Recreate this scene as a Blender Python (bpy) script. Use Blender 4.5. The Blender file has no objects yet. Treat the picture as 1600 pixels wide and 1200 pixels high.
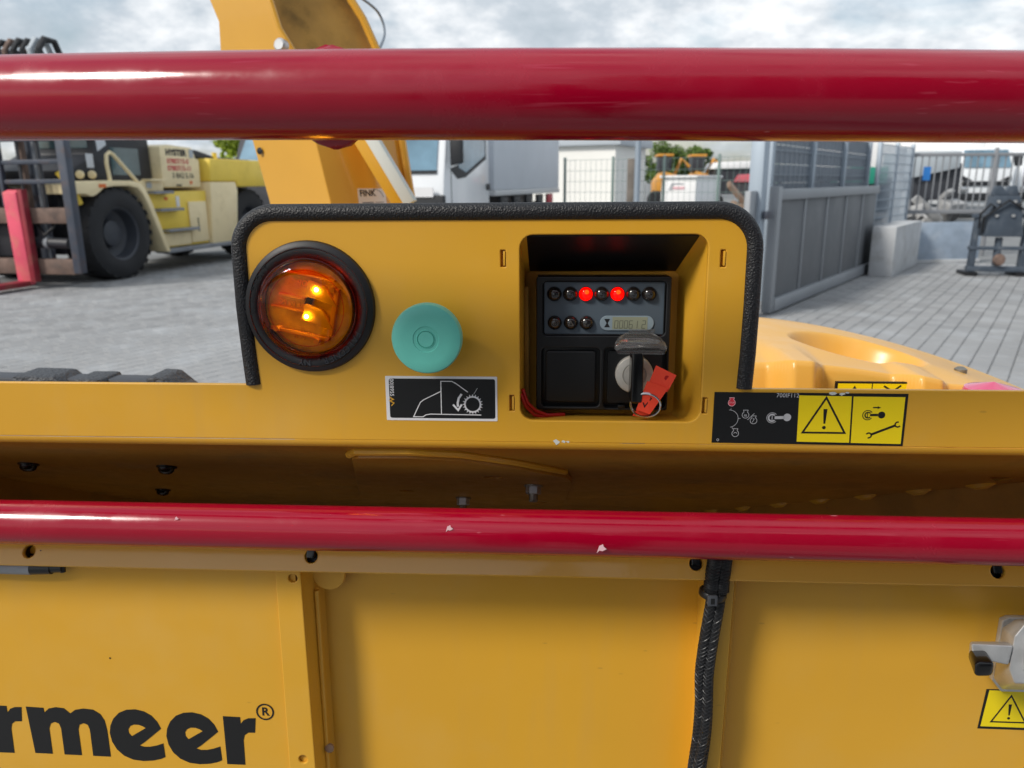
import bpy, bmesh, math, random
from mathutils import Matrix, Vector
from math import radians as rad, sin, cos, pi
random.seed(7)
S = bpy.context.scene
COL = S.collection

# ------------------------------------------------------------------ camera
PITCH, YAW, ROLL, CAM_H = rad(14.7), rad(3.6), rad(0.45), 1.4
fwd = Vector((-sin(YAW)*cos(PITCH), cos(YAW)*cos(PITCH), -sin(PITCH)))
rgt = Vector((cos(YAW), sin(YAW), 0)); upv = rgt.cross(fwd)
rgt, upv = cos(ROLL)*rgt - sin(ROLL)*upv, sin(ROLL)*rgt + cos(ROLL)*upv
cam = bpy.data.cameras.new('camera'); camo = bpy.data.objects.new('camera', cam); COL.objects.link(camo)
camo.matrix_world = Matrix(((rgt.x, upv.x, -fwd.x, 0), (rgt.y, upv.y, -fwd.y, 0), (rgt.z, upv.z, -fwd.z, CAM_H), (0, 0, 0, 1)))
cam.sensor_width = 36; cam.lens = 27; cam.clip_start = 0.02; cam.clip_end = 3000
cam.dof.use_dof = True; cam.dof.focus_distance = 0.53; cam.dof.aperture_fstop = 13
S.camera = camo

# ------------------------------------------------------------------ sky and sun
SUN_DIR = Vector((-0.80, -0.62, 0.86)).normalized()          # towards the sun: high on the left, a little behind the viewer
world = bpy.data.worlds.new('World'); S.world = world; world.use_nodes = True
N, L = world.node_tree.nodes, world.node_tree.links; N.clear()
def wn(t, **k):
    n = N.new(t)
    for a, b in k.items(): setattr(n, a, b)
    return n
sky = wn('ShaderNodeTexSky', sky_type='NISHITA', sun_disc=False)
sky.sun_elevation = math.asin(SUN_DIR.z); sky.sun_rotation = math.atan2(SUN_DIR.x, SUN_DIR.y)
sky.air_density = 1.2; sky.dust_density = 2.0
tc = wn('ShaderNodeTexCoord'); sep = wn('ShaderNodeSeparateXYZ'); L.new(tc.outputs['Generated'], sep.inputs[0])
den = wn('ShaderNodeMath', operation='ADD'); den.inputs[1].default_value = 0.4; 
absz = wn('ShaderNodeMath', operation='ABSOLUTE'); L.new(sep.outputs[2], absz.inputs[0]); L.new(absz.outputs[0], den.inputs[0])
dx = wn('ShaderNodeMath', operation='DIVIDE'); dy = wn('ShaderNodeMath', operation='DIVIDE')
L.new(sep.outputs[0], dx.inputs[0]); L.new(den.outputs[0], dx.inputs[1]); L.new(sep.outputs[1], dy.inputs[0]); L.new(den.outputs[0], dy.inputs[1])
comb = wn('ShaderNodeCombineXYZ'); L.new(dx.outputs[0], comb.inputs[0]); L.new(dy.outputs[0], comb.inputs[1]); comb.inputs[2].default_value = 3.7
n1 = wn('ShaderNodeTexNoise'); n1.inputs['Scale'].default_value = 2.3; n1.inputs['Detail'].default_value = 7; n1.inputs['Roughness'].default_value = 0.56; n1.inputs['Distortion'].default_value = 0.35
n2 = wn('ShaderNodeTexNoise'); n2.inputs['Scale'].default_value = 4.2; n2.inputs['Detail'].default_value = 8; n2.inputs['Roughness'].default_value = 0.6
L.new(comb.outputs[0], n1.inputs['Vector']); L.new(comb.outputs[0], n2.inputs['Vector'])
cover = wn('ShaderNodeValToRGB'); cover.color_ramp.elements[0].position = 0.38; cover.color_ramp.elements[1].position = 0.52
cover.color_ramp.elements[0].color = (0.25, 0.25, 0.25, 1); L.new(n1.outputs[0], cover.inputs[0])
tone = wn('ShaderNodeValToRGB'); e = tone.color_ramp.elements
e[0].position = 0.30; e[0].color = (3.4, 4.0, 4.5, 1); e[1].position = 0.66; e[1].color = (8.4, 8.5, 8.6, 1)
m_ = e.new(0.47); m_.color = (4.7, 5.2, 5.7, 1)
L.new(n2.outputs[0], tone.inputs[0])
mix = wn('ShaderNodeMix', data_type='RGBA'); L.new(cover.outputs[0], mix.inputs['Factor']); L.new(sky.outputs[0], mix.inputs['A']); L.new(tone.outputs[0], mix.inputs['B'])
bg = wn('ShaderNodeBackground'); bg.inputs['Strength'].default_value = 0.1; L.new(mix.outputs['Result'], bg.inputs['Color'])
wo = wn('ShaderNodeOutputWorld'); L.new(bg.outputs[0], wo.inputs[0])
sl = bpy.data.lights.new('sun', 'SUN'); sl.energy = 2.25; sl.angle = rad(12); sl.color = (1.0, 0.95, 0.87)
so = bpy.data.objects.new('sun', sl); COL.objects.link(so); so.rotation_euler = SUN_DIR.to_track_quat('Z', 'Y').to_euler(); so.location = (0, 0, 20)
vs = S.view_settings; vs.view_transform = 'Standard'; vs.look = 'None'; vs.exposure = 0.42; vs.gamma = 1.0; vs.use_curve_mapping = False
S.render.engine = 'CYCLES'; S.cycles.use_denoising = True; S.cycles.max_bounces = 8; S.cycles.transparent_max_bounces = 16; S.cycles.caustics_reflective = False; S.cycles.caustics_refractive = False

# ------------------------------------------------------------------ materials
def srgb(r, g, b):
    f = lambda c: (c/12.92 if c <= 0.04045 else ((c+0.055)/1.055)**2.4)
    return (f(r/255), f(g/255), f(b/255), 1)
MATS = {}
def mat(name, rgb, rough=0.5, metal=0.0, bump=None, var=None, coat=0.0, spec=0.5, dirt=None, emit=None, vor=None, scuff=None, streak=None, scratch=None, wave=None):
    """rgb is sRGB 0-255; bump=(scale,strength,distance); var=(scale,amount); dirt=(scale,rgb,amount); scuff=(rgb, amount)"""
    m = bpy.data.materials.new(name); m.use_nodes = True; nt = m.node_tree; P = nt.nodes['Principled BSDF']; n, l = nt.nodes, nt.links
    P.inputs['Base Color'].default_value = srgb(*rgb); P.inputs['Roughness'].default_value = rough; P.inputs['Metallic'].default_value = metal
    P.inputs['Coat Weight'].default_value = coat; P.inputs['Coat Roughness'].default_value = 0.06; P.inputs['Specular IOR Level'].default_value = spec
    geo = n.new('ShaderNodeNewGeometry'); vec = geo.outputs['Position']; colsock = None
    def noise(sc, det=4, ro=0.55):
        t = n.new('ShaderNodeTexNoise'); t.inputs['Scale'].default_value = sc; t.inputs['Detail'].default_value = det; t.inputs['Roughness'].default_value = ro
        l.new(vec, t.inputs['Vector']); return t.outputs[0]
    def mixc(fac, a, b, blend='MIX'):
        x = n.new('ShaderNodeMix'); x.data_type = 'RGBA'; x.blend_type = blend
        for s_, v in (('Factor', fac), ('A', a), ('B', b)):
            if hasattr(v, 'is_linked'): l.new(v, x.inputs[s_])
            else: x.inputs[s_].default_value = v
        return x.outputs['Result']
    def ramp(s_, lo, hi, a=0.0, b=1.0):
        r = n.new('ShaderNodeMapRange'); r.inputs['From Min'].default_value = lo; r.inputs['From Max'].default_value = hi
        r.inputs['To Min'].default_value = a; r.inputs['To Max'].default_value = b; l.new(s_, r.inputs['Value']); return r.outputs[0]
    col = srgb(*rgb)
    if var:
        fac = ramp(noise(var[0]), 0.3, 0.7); d = var[1]
        col = mixc(fac, tuple(c*(1-d) for c in srgb(*rgb)[:3])+(1,), tuple(min(1, c*(1+d)) for c in srgb(*rgb)[:3])+(1,))
    if dirt:
        fac = ramp(noise(dirt[0], 8, 0.65), 0.5, 0.72, 0, dirt[2]); col = mixc(fac, col, srgb(*dirt[1]))
        l.new(ramp(noise(dirt[0], 8, 0.65), 0.45, 0.75, rough, min(1, rough+0.3)), P.inputs['Roughness'])
    if streak:                                            # rain-washed dust: noise drawn out downwards, broken by a broad one
        mp3 = n.new('ShaderNodeMapping'); mp3.inputs['Scale'].default_value = (1, 1, 0.07); l.new(vec, mp3.inputs['Vector'])
        t3 = n.new('ShaderNodeTexNoise'); t3.inputs['Scale'].default_value = streak[0]; t3.inputs['Detail'].default_value = 5; l.new(mp3.outputs[0], t3.inputs['Vector'])
        f3 = n.new('ShaderNodeMath'); f3.operation = 'MULTIPLY'; l.new(ramp(t3.outputs[0], 0.5, 0.75, 0, streak[2]), f3.inputs[0]); l.new(ramp(noise(7, 3), 0.42, 0.62), f3.inputs[1])
        col = mixc(f3.outputs[0], col, srgb(*streak[1]))
    if scratch:                                           # hairline scratches in two directions
        for rot, lo in (((0.2, 0.1, 0.3), 0.655), ((1.1, 0.4, 0.9), 0.67)):
            mp4 = n.new('ShaderNodeMapping'); mp4.inputs['Rotation'].default_value = rot; mp4.inputs['Scale'].default_value = (14, 420, 420); l.new(vec, mp4.inputs['Vector'])
            t4 = n.new('ShaderNodeTexNoise'); t4.inputs['Scale'].default_value = 1.0; t4.inputs['Detail'].default_value = 2; l.new(mp4.outputs[0], t4.inputs['Vector'])
            f4 = n.new('ShaderNodeMath'); f4.operation = 'MULTIPLY'; l.new(ramp(t4.outputs[0], lo, lo+0.05, 0, scratch[1]), f4.inputs[0]); l.new(ramp(noise(12, 3), 0.48, 0.6), f4.inputs[1])
            col = mixc(f4.outputs[0], col, srgb(*scratch[0]))
    if scuff:
        # sparse chips: a thin voronoi threshold, broken by noise
        v = n.new('ShaderNodeTexVoronoi'); v.inputs['Scale'].default_value = 110; mpv = n.new('ShaderNodeMapping'); mpv.inputs['Rotation'].default_value = (0.3, 0.5, 0.2); mpv.inputs['Scale'].default_value = (0.35, 1, 1); l.new(vec, mpv.inputs['Vector']); l.new(mpv.outputs[0], v.inputs['Vector'])
        f1 = ramp(v.outputs['Distance'], 0.11, 0.06); f2 = ramp(noise(31, 2), 0.60, 0.66)
        mu = n.new('ShaderNodeMath'); mu.operation = 'MULTIPLY'; l.new(f1, mu.inputs[0]); l.new(f2, mu.inputs[1])
        mu2 = n.new('ShaderNodeMath'); mu2.operation = 'MULTIPLY'; l.new(mu.outputs[0], mu2.inputs[0]); mu2.inputs[1].default_value = scuff[1]
        col = mixc(mu2.outputs[0], col, srgb(*scuff[0]))
    if hasattr(col, 'is_linked'): l.new(col, P.inputs['Base Color'])
    h = None
    if bump: h = noise(bump[0], 3, 0.5); st, di = bump[1], bump[2]
    if vor:
        v = n.new('ShaderNodeTexVoronoi'); v.feature = 'SMOOTH_F1'; v.inputs['Scale'].default_value = vor[0]
        mp = n.new('ShaderNodeVectorMath'); mp.operation = 'ADD'; nz = n.new('ShaderNodeTexNoise'); nz.inputs['Scale'].default_value = vor[0]*0.6; l.new(vec, nz.inputs['Vector'])
        sc = n.new('ShaderNodeVectorMath'); sc.operation = 'SCALE'; sc.inputs['Scale'].default_value = 1.3/vor[0]; l.new(nz.outputs['Color'], sc.inputs[0])
        l.new(vec, mp.inputs[0]); l.new(sc.outputs[0], mp.inputs[1]); l.new(mp.outputs[0], v.inputs['Vector']); h = v.outputs['Distance']; st, di = vor[1], vor[2]
    nrm = None
    if wave:
        b0 = n.new('ShaderNodeBump'); b0.inputs['Strength'].default_value = wave[1]; b0.inputs['Distance'].default_value = wave[2]; l.new(noise(wave[0], 1), b0.inputs['Height']); nrm = b0.outputs[0]
    if h is not None:
        b = n.new('ShaderNodeBump'); b.inputs['Strength'].default_value = st; b.inputs['Distance'].default_value = di; l.new(h, b.inputs['Height']); l.new(b.outputs[0], P.inputs['Normal'])
        if nrm: l.new(nrm, b.inputs['Normal'])
        if coat: l.new(b.outputs[0], P.inputs['Coat Normal'])
    if emit: P.inputs['Emission Color'].default_value = srgb(*emit[0]); P.inputs['Emission Strength'].default_value = emit[1]
    MATS[name] = m; return m
def clear(name, tint, rough=0.05, gloss=1.45, milky=0.0):
    """thin clear plastic: tinted see-through body with a glossy skin"""
    m = bpy.data.materials.new(name); m.use_nodes = True; n, l = m.node_tree.nodes, m.node_tree.links; n.clear()
    tr = n.new('ShaderNodeBsdfTransparent'); tr.inputs[0].default_value = srgb(*tint)
    gl = n.new('ShaderNodeBsdfGlossy'); gl.inputs['Roughness'].default_value = rough
    fr = n.new('ShaderNodeFresnel'); fr.inputs['IOR'].default_value = gloss
    mx = n.new('ShaderNodeMixShader'); l.new(fr.outputs[0], mx.inputs[0]); l.new(tr.outputs[0], mx.inputs[1]); l.new(gl.outputs[0], mx.inputs[2])
    last = mx.outputs[0]
    if milky:
        df = n.new('ShaderNodeBsdfDiffuse'); df.inputs[0].default_value = srgb(*[min(255, c) for c in tint]); m2 = n.new('ShaderNodeMixShader'); m2.inputs[0].default_value = milky
        l.new(last, m2.inputs[1]); l.new(df.outputs[0], m2.inputs[2]); last = m2.outputs[0]
    o = n.new('ShaderNodeOutputMaterial'); l.new(last, o.inputs[0]); MATS[name] = m; return m

mat('yellow', (215, 161, 46), 0.3, bump=(900, 0.05, 0.0006), var=(5, 0.035), dirt=(9, (210, 168, 84), 0.28), wave=(11, 0.10, 0.004), streak=(70, (200, 156, 80), 0.25), scuff=((150, 110, 50), 0.35))
mat('hopper_inside_shaded', (176, 124, 36), 0.4, var=(6, 0.1), dirt=(11, (104, 80, 40), 0.55), scuff=((120, 96, 60), 0.6))  # yellow darkened to stand in for the shade inside the hopper
mat('yellow_gloss', (220, 165, 62), 0.2, bump=(60, 0.05, 0.002), var=(6, 0.04), coat=0.5)
mat('hood_plastic', (222, 168, 74), 0.3, bump=(120, 0.08, 0.001), var=(6, 0.05), dirt=(12, (220, 180, 110), 0.4))
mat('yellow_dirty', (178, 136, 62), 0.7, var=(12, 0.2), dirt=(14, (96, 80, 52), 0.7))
mat('red', (150, 0, 34), 0.13, bump=(260, 0.03, 0.0006), var=(7, 0.05), coat=0.0, spec=0.55, scuff=((226, 150, 160), 0.8), dirt=(16, (170, 30, 60), 0.2), scratch=((200, 90, 110), 0.22), wave=(14, 0.06, 0.003))
mat('rubber', (20, 22, 26), 0.5, vor=(900, 0.75, 0.0009))
mat('rubber_smooth', (24, 25, 29), 0.5, bump=(300, 0.05, 0.001))
mat('plastic', (15, 16, 19), 0.42, bump=(1500, 0.06, 0.0004))
mat('plastic_gloss', (14, 14, 15), 0.22)
mat('dark_plastic_leather', (58, 61, 66), 0.55, vor=(240, 0.8, 0.003))
mat('dark_plastic', (62, 65, 71), 0.5, bump=(200, 0.1, 0.001))
mat('green_button', (104, 197, 181), 0.42, var=(60, 0.04), bump=(700, 0.04, 0.0004))
mat('grey_face', (72, 84, 95), 0.5)
mat('indicator', (26, 22, 20), 0.18, coat=0.6)
mat('indicator_lit', (235, 20, 12), 0.25, emit=((255, 30, 14), 1.3)); mat('indicator_hot', (255, 80, 20), 0.25, emit=((255, 120, 30), 5)); clear('red_lens', (255, 90, 70), 0.05); mat('switch_metal', (214, 211, 204), 0.36, metal=0.35, var=(200, 0.08))
mat('indicator_icon', (96, 88, 80), 0.4)
mat('lcd', (138, 142, 122), 0.3); mat('lcd_bezel', (130, 146, 156), 0.35); mat('lcd_digit', (86, 90, 78), 0.4)
mat('zinc', (196, 197, 198), 0.34, metal=0.55, var=(40, 0.2), bump=(120, 0.08, 0.001))
mat('zinc_dull', (150, 146, 138), 0.48, metal=0.85, var=(70, 0.25), dirt=(30, (120, 96, 70), 0.4))
mat('chrome', (200, 200, 200), 0.14, metal=1.0)
mat('brushed', (190, 188, 184), 0.3, metal=0.9, var=(200, 0.12))
mat('tag_red', (232, 62, 30), 0.6, bump=(120, 0.15, 0.002))
mat('wire_red', (176, 20, 20), 0.4)
mat('ink', (12, 12, 14), 0.5); mat('decal_black', (14, 15, 17), 0.38, scuff=((70, 70, 76), 0.5)); mat('decal_white', (226, 226, 228), 0.45)
mat('decal_grey', (180, 182, 186), 0.45); mat('decal_yellow', (240, 214, 10), 0.4); mat('decal_red', (206, 44, 62), 0.45); mat('decal_pink', (236, 190, 196), 0.45)
mat('primer', (205, 210, 205), 0.6)
mat('sleeve', (14, 14, 16), 0.45); mat('sleeve_thread', (36, 37, 40), 0.4)
mat('amber_base', (255, 218, 120), 0.3, var=(90, 0.3), bump=(220, 0.3, 0.003)); mat('amber_print', (255, 216, 110), 0.25); mat('led', (255, 210, 80), 0.3, emit=((255, 214, 120), 220.0))
mat('amber_peg', (255, 196, 96), 0.35)
clear('amber_lens', (255, 200, 84), 0.03, gloss=1.3); clear('amber_rim', (250, 150, 50), 0.05); clear('clear_plastic', (240, 238, 236), 0.1, milky=0.05); clear('glass', (120, 150, 160), 0.03)
mat('tail_lamp', (206, 70, 112), 0.25, coat=0.6)
mat('tyre', (40, 41, 44), 0.8, var=(3, 0.18), bump=(30, 0.2, 0.01)); mat('rim_dark', (62, 66, 74), 0.5, dirt=(5, (90, 88, 86), 0.4))
mat('fl_cream', (244, 226, 182), 0.45, var=(2, 0.04), dirt=(3, (190, 170, 120), 0.35)); mat('fl_yellow', (244, 212, 84), 0.42, var=(2, 0.05), dirt=(3, (200, 170, 80), 0.3))
mat('fl_black', (38, 40, 46), 0.5, var=(3, 0.15)); mat('fl_steel', (72, 78, 90), 0.45, metal=0.2, var=(4, 0.15), dirt=(6, (110, 84, 70), 0.5)); mat('fl_rust_and_shade', (112, 92, 82), 0.7, var=(6, 0.3), dirt=(8, (80, 76, 76), 0.7))
mat('fl_glass', (70, 92, 96), 0.08, coat=0.5, var=(1.3, 0.5)); mat('fork_red', (226, 88, 112), 0.55, var=(4, 0.1), dirt=(5, (200, 140, 110), 0.5)); mat('fork_side', (140, 34, 50), 0.6, var=(4, 0.15), dirt=(6, (130, 100, 80), 0.5))
mat('orange', (226, 110, 40), 0.4); mat('step_grey', (138, 142, 148), 0.55, dirt=(6, (90, 90, 92), 0.5))
mat('truck_white', (240, 243, 246), 0.28, coat=0.4, var=(1, 0.02)); mat('truck_glass', (110, 142, 162), 0.1, coat=0.3, var=(1.1, 0.35)); mat('truck_box', (206, 212, 220), 0.5, var=(1.2, 0.04)); mat('truck_black', (34, 36, 40), 0.55); mat('box_rail', (200, 202, 204), 0.4)
mat('building_white', (242, 241, 236), 0.8, var=(0.6, 0.03)); mat('building_roof', (190, 198, 206), 0.6)
mat('fence_green', (112, 132, 128), 0.5); mat('fence_grey', (158, 170, 182), 0.45, metal=0.3); mat('slat', (120, 128, 138), 0.6, var=(1.5, 0.1)); mat('wood_post', (126, 118, 110), 0.8, var=(6, 0.2))
mat('gate_frame', (148, 152, 157), 0.45, metal=0.2, var=(2, 0.06)); mat('gate_panel', (100, 103, 107), 0.5, var=(1.5, 0.06), dirt=(2, (128, 132, 136), 0.3))
mat('concrete', (190, 192, 194), 0.85, var=(2.5, 0.12), dirt=(3, (138, 134, 126), 0.5), bump=(25, 0.3, 0.01)); mat('galvanised', (158, 172, 188), 0.5, metal=0.25, var=(5, 0.12), dirt=(4, (190, 196, 204), 0.6))
mat('bar_grey', (140, 142, 146), 0.5); mat('implement', (70, 80, 92), 0.42, var=(4, 0.15), dirt=(8, (120, 124, 128), 0.4)); mat('hose_black', (26, 27, 30), 0.45)
mat('container_white', (240, 240, 240), 0.5); mat('container_grey', (178, 186, 192), 0.6); mat('green_body', (40, 140, 118), 0.5, var=(2, 0.15)); mat('dark_body', (52, 54, 60), 0.6, var=(2, 0.3)); mat('red_body', (178, 60, 72), 0.5, var=(2, 0.2)); mat('orange_body', (214, 150, 60), 0.5); mat('blue_sign', (50, 130, 210), 0.5)
mat('scrap', (140, 116, 98), 0.8, var=(3, 0.4)); mat('scrap_grey', (150, 150, 150), 0.6, var=(3, 0.4)); mat('bark', (84, 70, 56), 0.9, var=(5, 0.2))
mat('leaf', (92, 116, 48), 0.6, var=(1.5, 0.45)); mat('leaf_bright', (150, 168, 44), 0.55, var=(1.5, 0.35)); mat('cable_grey', (120, 126, 132), 0.6)
mat('paver', (146, 147, 148), 0.85, var=(0.55, 0.13), dirt=(1.7, (172, 176, 180), 0.6), bump=(60, 0.35, 0.006)); mat('sand', (124, 126, 127), 0.95, var=(2, 0.12), bump=(80, 0.4, 0.006))
mat('jacket', (38, 40, 46), 0.8, var=(8, 0.1)); mat('hall_wall', (96, 100, 106), 0.7, var=(0.5, 0.05)); mat('hall_roof', (70, 72, 78), 0.7)

# ------------------------------------------------------------------ mesh helpers
I4 = Matrix.Identity(4)
class MB:
    def __init__(s, M=I4, k=1.0): s.v, s.f, s.M, s.k = [], [], M, k
    def add(s, vs, fs):
        o = len(s.v); s.v += [Vector(v) for v in vs]; s.f += [tuple(i+o for i in f) for f in fs]; return s
    def box(s, x0, x1, y0, y1, z0, z1):
        return s.add([(x0,y0,z0),(x1,y0,z0),(x1,y1,z0),(x0,y1,z0),(x0,y0,z1),(x1,y0,z1),(x1,y1,z1),(x0,y1,z1)],
                     [(0,3,2,1),(4,5,6,7),(0,1,5,4),(1,2,6,5),(2,3,7,6),(3,0,4,7)])
    def tube(s, pts, r, n=12, cap=True, ell=None):
        pts = [Vector(p) for p in pts]; rs = r if isinstance(r, (list, tuple)) else [r]*len(pts)
        T = []
        for i in range(len(pts)):
            t = (pts[min(i+1, len(pts)-1)] - pts[max(i-1, 0)]); T.append(t.normalized())
        a = Vector((0, 0, 1)) if abs(T[0].z) < 0.9 else Vector((1, 0, 0)); u = T[0].cross(a).normalized()
        vs, fs = [], []
        for i, p in enumerate(pts):
            u = (u - T[i]*u.dot(T[i])).normalized(); w = T[i].cross(u)
            for j in range(n):
                q = 2*pi*j/n; vs.append(p + u*cos(q)*rs[i]*(ell[0] if ell else 1) + w*sin(q)*rs[i]*(ell[1] if ell else 1))
        for i in range(len(pts)-1):
            for j in range(n): fs.append((i*n+j, i*n+(j+1) % n, (i+1)*n+(j+1) % n, (i+1)*n+j))
        if cap: fs.append(tuple(range(n-1, -1, -1))); fs.append(tuple((len(pts)-1)*n+j for j in range(n)))
        return s.add(vs, fs)
    def cyl(s, p0, p1, r, r1=None, n=16): return s.tube([p0, p1], [r, r if r1 is None else r1], n)
    def lathe(s, prof, o=(0,0,0), ax=(0,0,1), n=40, closed=False, cap=True):
        """prof: [(radius, height)] about axis ax through o"""
        ax = Vector(ax).normalized(); a = Vector((1,0,0)) if abs(ax.x) < 0.9 else Vector((0,1,0)); u = (a - ax*a.dot(ax)).normalized(); w = ax.cross(u); o = Vector(o)
        vs, fs = [], []; m = len(prof)
        for r, h in prof:
            for j in range(n): q = 2*pi*j/n; vs.append(o + ax*h + (u*cos(q) + w*sin(q))*r)
        for i in range(m if closed else m-1):
            k = (i+1) % m
            for j in range(n): fs.append((i*n+j, i*n+(j+1) % n, k*n+(j+1) % n, k*n+j))
        if not closed and cap:
            if prof[0][0] > 1e-6: fs.append(tuple(range(n-1, -1, -1)))
            if prof[-1][0] > 1e-6: fs.append(tuple((m-1)*n+j for j in range(n)))
        return s.add(vs, fs)
    def prism(s, poly, d0, d1, axis='z'):
        """polygon of 2-tuples extruded along an axis: z -> (x,y), x -> (y,z), y -> (x,z)"""
        mk = {'z': lambda p, d: (p[0], p[1], d), 'x': lambda p, d: (d, p[0], p[1]), 'y': lambda p, d: (p[0], d, p[1])}[axis]
        n = len(poly); vs = [mk(p, d0) for p in poly] + [mk(p, d1) for p in poly]
        return s.add(vs, [tuple(range(n-1, -1, -1)), tuple(range(n, 2*n))] + [(i, (i+1) % n, n+(i+1) % n, n+i) for i in range(n)])
    def stroke(s, pts, w, z=0.0, closed=False):
        pts = [Vector((p[0], p[1])) for p in pts]; n = len(pts); vs = []
        for i in range(n):
            if closed: a, b = pts[i-1], pts[(i+1) % n]
            else: a, b = pts[max(i-1, 0)], pts[min(i+1, n-1)]
            d1 = (pts[i]-a).normalized() if (pts[i]-a).length > 1e-9 else (b-pts[i]).normalized()
            d2 = (b-pts[i]).normalized() if (b-pts[i]).length > 1e-9 else d1
            t = (d1+d2).normalized(); nn = Vector((-t.y, t.x)); k = 1/max(0.4, nn.dot(Vector((-d1.y, d1.x))))
            vs += [(*(pts[i]+nn*w/2*k), z), (*(pts[i]-nn*w/2*k), z)]
        return s.add(vs, [(2*i, 2*i+1, 2*((i+1) % n)+1, 2*((i+1) % n)) for i in range(n if closed else n-1)])
    def poly(s, pts, z=0.0): return s.add([(p[0], p[1], z) for p in pts], [tuple(range(len(pts)))])
    def disc(s, c, r, z=0.0, n=24): return s.poly([(c[0]+r*cos(2*pi*i/n), c[1]+r*sin(2*pi*i/n)) for i in range(n)], z)
    def ring(s, c, r, w, z=0.0, a0=0, a1=360, n=32):
        full = abs(a1-a0) >= 360; pts = [(c[0]+r*cos(rad(a0+(a1-a0)*i/n)), c[1]+r*sin(rad(a0+(a1-a0)*i/n))) for i in range(n if full else n+1)]
        return s.stroke(pts, w, z, full)
    def build(s, name, m, parent=None, bevel=0.0, seg=2, smooth=35, kind=None):
        me = bpy.data.meshes.new(name); me.from_pydata([(s.M @ (v*s.k))[:] for v in s.v], [], s.f)
        bm = bmesh.new(); bm.from_mesh(me)
        bmesh.ops.recalc_face_normals(bm, faces=bm.faces)
        if bevel:
            ed = [e for e in bm.edges if len(e.link_faces) == 2 and e.calc_face_angle(0) > rad(28)]
            bmesh.ops.bevel(bm, geom=ed, offset=bevel*1.0, segments=seg, affect='EDGES', profile=0.5, clamp_overlap=True)
        bm.to_mesh(me); bm.free()
        return link(name, me, m, parent, smooth, kind)
def link(name, me, m, parent=None, smooth=35, kind=None):
    if smooth:
        me.shade_smooth(); me.set_sharp_from_angle(angle=rad(smooth))
    o = bpy.data.objects.new(name, me); COL.objects.link(o)
    me.materials.append(MATS[m] if isinstance(m, str) else m)
    if parent:
        o.parent = parent; o.matrix_parent_inverse = base_matrix(parent).inverted()
    if kind: o['kind'] = kind
    return o
def base_matrix(o): return Matrix.Translation(o['_base']) if '_base' in o else I4
def thing(name, label, cat, loc=(0,0,0), group=None):
    o = bpy.data.objects.new(name, None); COL.objects.link(o); o.location = loc; o['_base'] = list(loc); o.empty_display_size = 0.1
    return tag(o, label, cat, group)
def tag(o, label, cat, group=None):
    o['label'] = label; o['category'] = cat
    if group: o['group'] = group
    return o
def curve_mesh(cu, M):
    o = bpy.data.objects.new('tmp', cu); COL.objects.link(o); bpy.context.view_layer.update()
    me = bpy.data.meshes.new_from_object(o.evaluated_get(bpy.context.evaluated_depsgraph_get())); bpy.data.objects.remove(o); bpy.data.curves.remove(cu)
    me.transform(M); me.materials.clear(); return me
def flat(name, loops, z0, z1, m, parent, M, bevel=0.0, k=0.001, smooth=30):
    """sheet with holes: 2-D loops (first outer, rest holes) in mm, from height z0 to z1 in the frame M"""
    if M is TRF: k = KT
    cu = bpy.data.curves.new('tmp', 'CURVE'); cu.dimensions = '2D'; cu.fill_mode = 'BOTH'
    for lp in loops:
        sp = cu.splines.new('POLY'); sp.points.add(len(lp)-1); sp.use_cyclic_u = True
        for p, q in zip(sp.points, lp): p.co = (q[0]*k, q[1]*k, 0, 1)
    cu.extrude = max(1e-6, (z1-z0)/2*k - bevel*k); cu.bevel_depth = bevel*k; cu.bevel_resolution = 1; cu.offset = -bevel*k
    me = curve_mesh(cu, M @ Matrix.Translation((0, 0, (z0+z1)/2*k))); me.name = name
    return link(name, me, m, parent, smooth)
def text(name, s, size, x, y, z, m, parent, M, k=0.001, rot=0, ex=0.0, bold=0.0, align='CENTER', sx=1.0, mirror=False):
    if M is TRF: k = KT
    cu = bpy.data.curves.new('tmp', 'FONT'); cu.body = s; cu.size = size*k; cu.align_x = align; cu.align_y = 'CENTER'; cu.extrude = ex*k; cu.offset = bold*k; cu.resolution_u = 3
    me = curve_mesh(cu, M @ Matrix.Translation((x*k, y*k, z*k)) @ Matrix.Rotation(rot, 4, 'Z') @ Matrix.Diagonal((-sx if mirror else sx, 1, 1, 1))); me.name = name
    return link(name, me, m, parent, 0)
def joinmesh(name, objs, m, parent):
    bm = bmesh.new()
    for o in objs: bm.from_mesh(o.data)
    for o in objs: bpy.data.objects.remove(o)
    me = bpy.data.meshes.new(name); bm.to_mesh(me); bm.free(); return link(name, me, m, parent, 0)
TRF, KT = None, 0.00084
def rrect(x0, x1, y0, y1, r, n=6):
    pts = []
    for cx, cy, a in ((x1-r, y1-r, 0), (x0+r, y1-r, 90), (x0+r, y0+r, 180), (x1-r, y0+r, 270)):
        for i in range(n+1): q = rad(a+90*i/n); pts.append((cx+r*cos(q), cy+r*sin(q)))
    return pts
def cr(pts, n=8):
    o_ = []
    for i in range(len(pts)-1):
        p0, p1, p2, p3 = pts[max(i-1, 0)], pts[i], pts[i+1], pts[min(i+2, len(pts)-1)]
        for j in range(n): t = j/n; o_.append(0.5*((2*p1)+(p2-p0)*t+(2*p0-5*p1+4*p2-p3)*t*t+(3*p1-p0-3*p2+p3)*t*t*t))
    return o_+[pts[-1]]
def circ(cx, cy, r, n=24): return [(cx+r*cos(2*pi*i/n), cy+r*sin(2*pi*i/n)) for i in range(n)]
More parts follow.
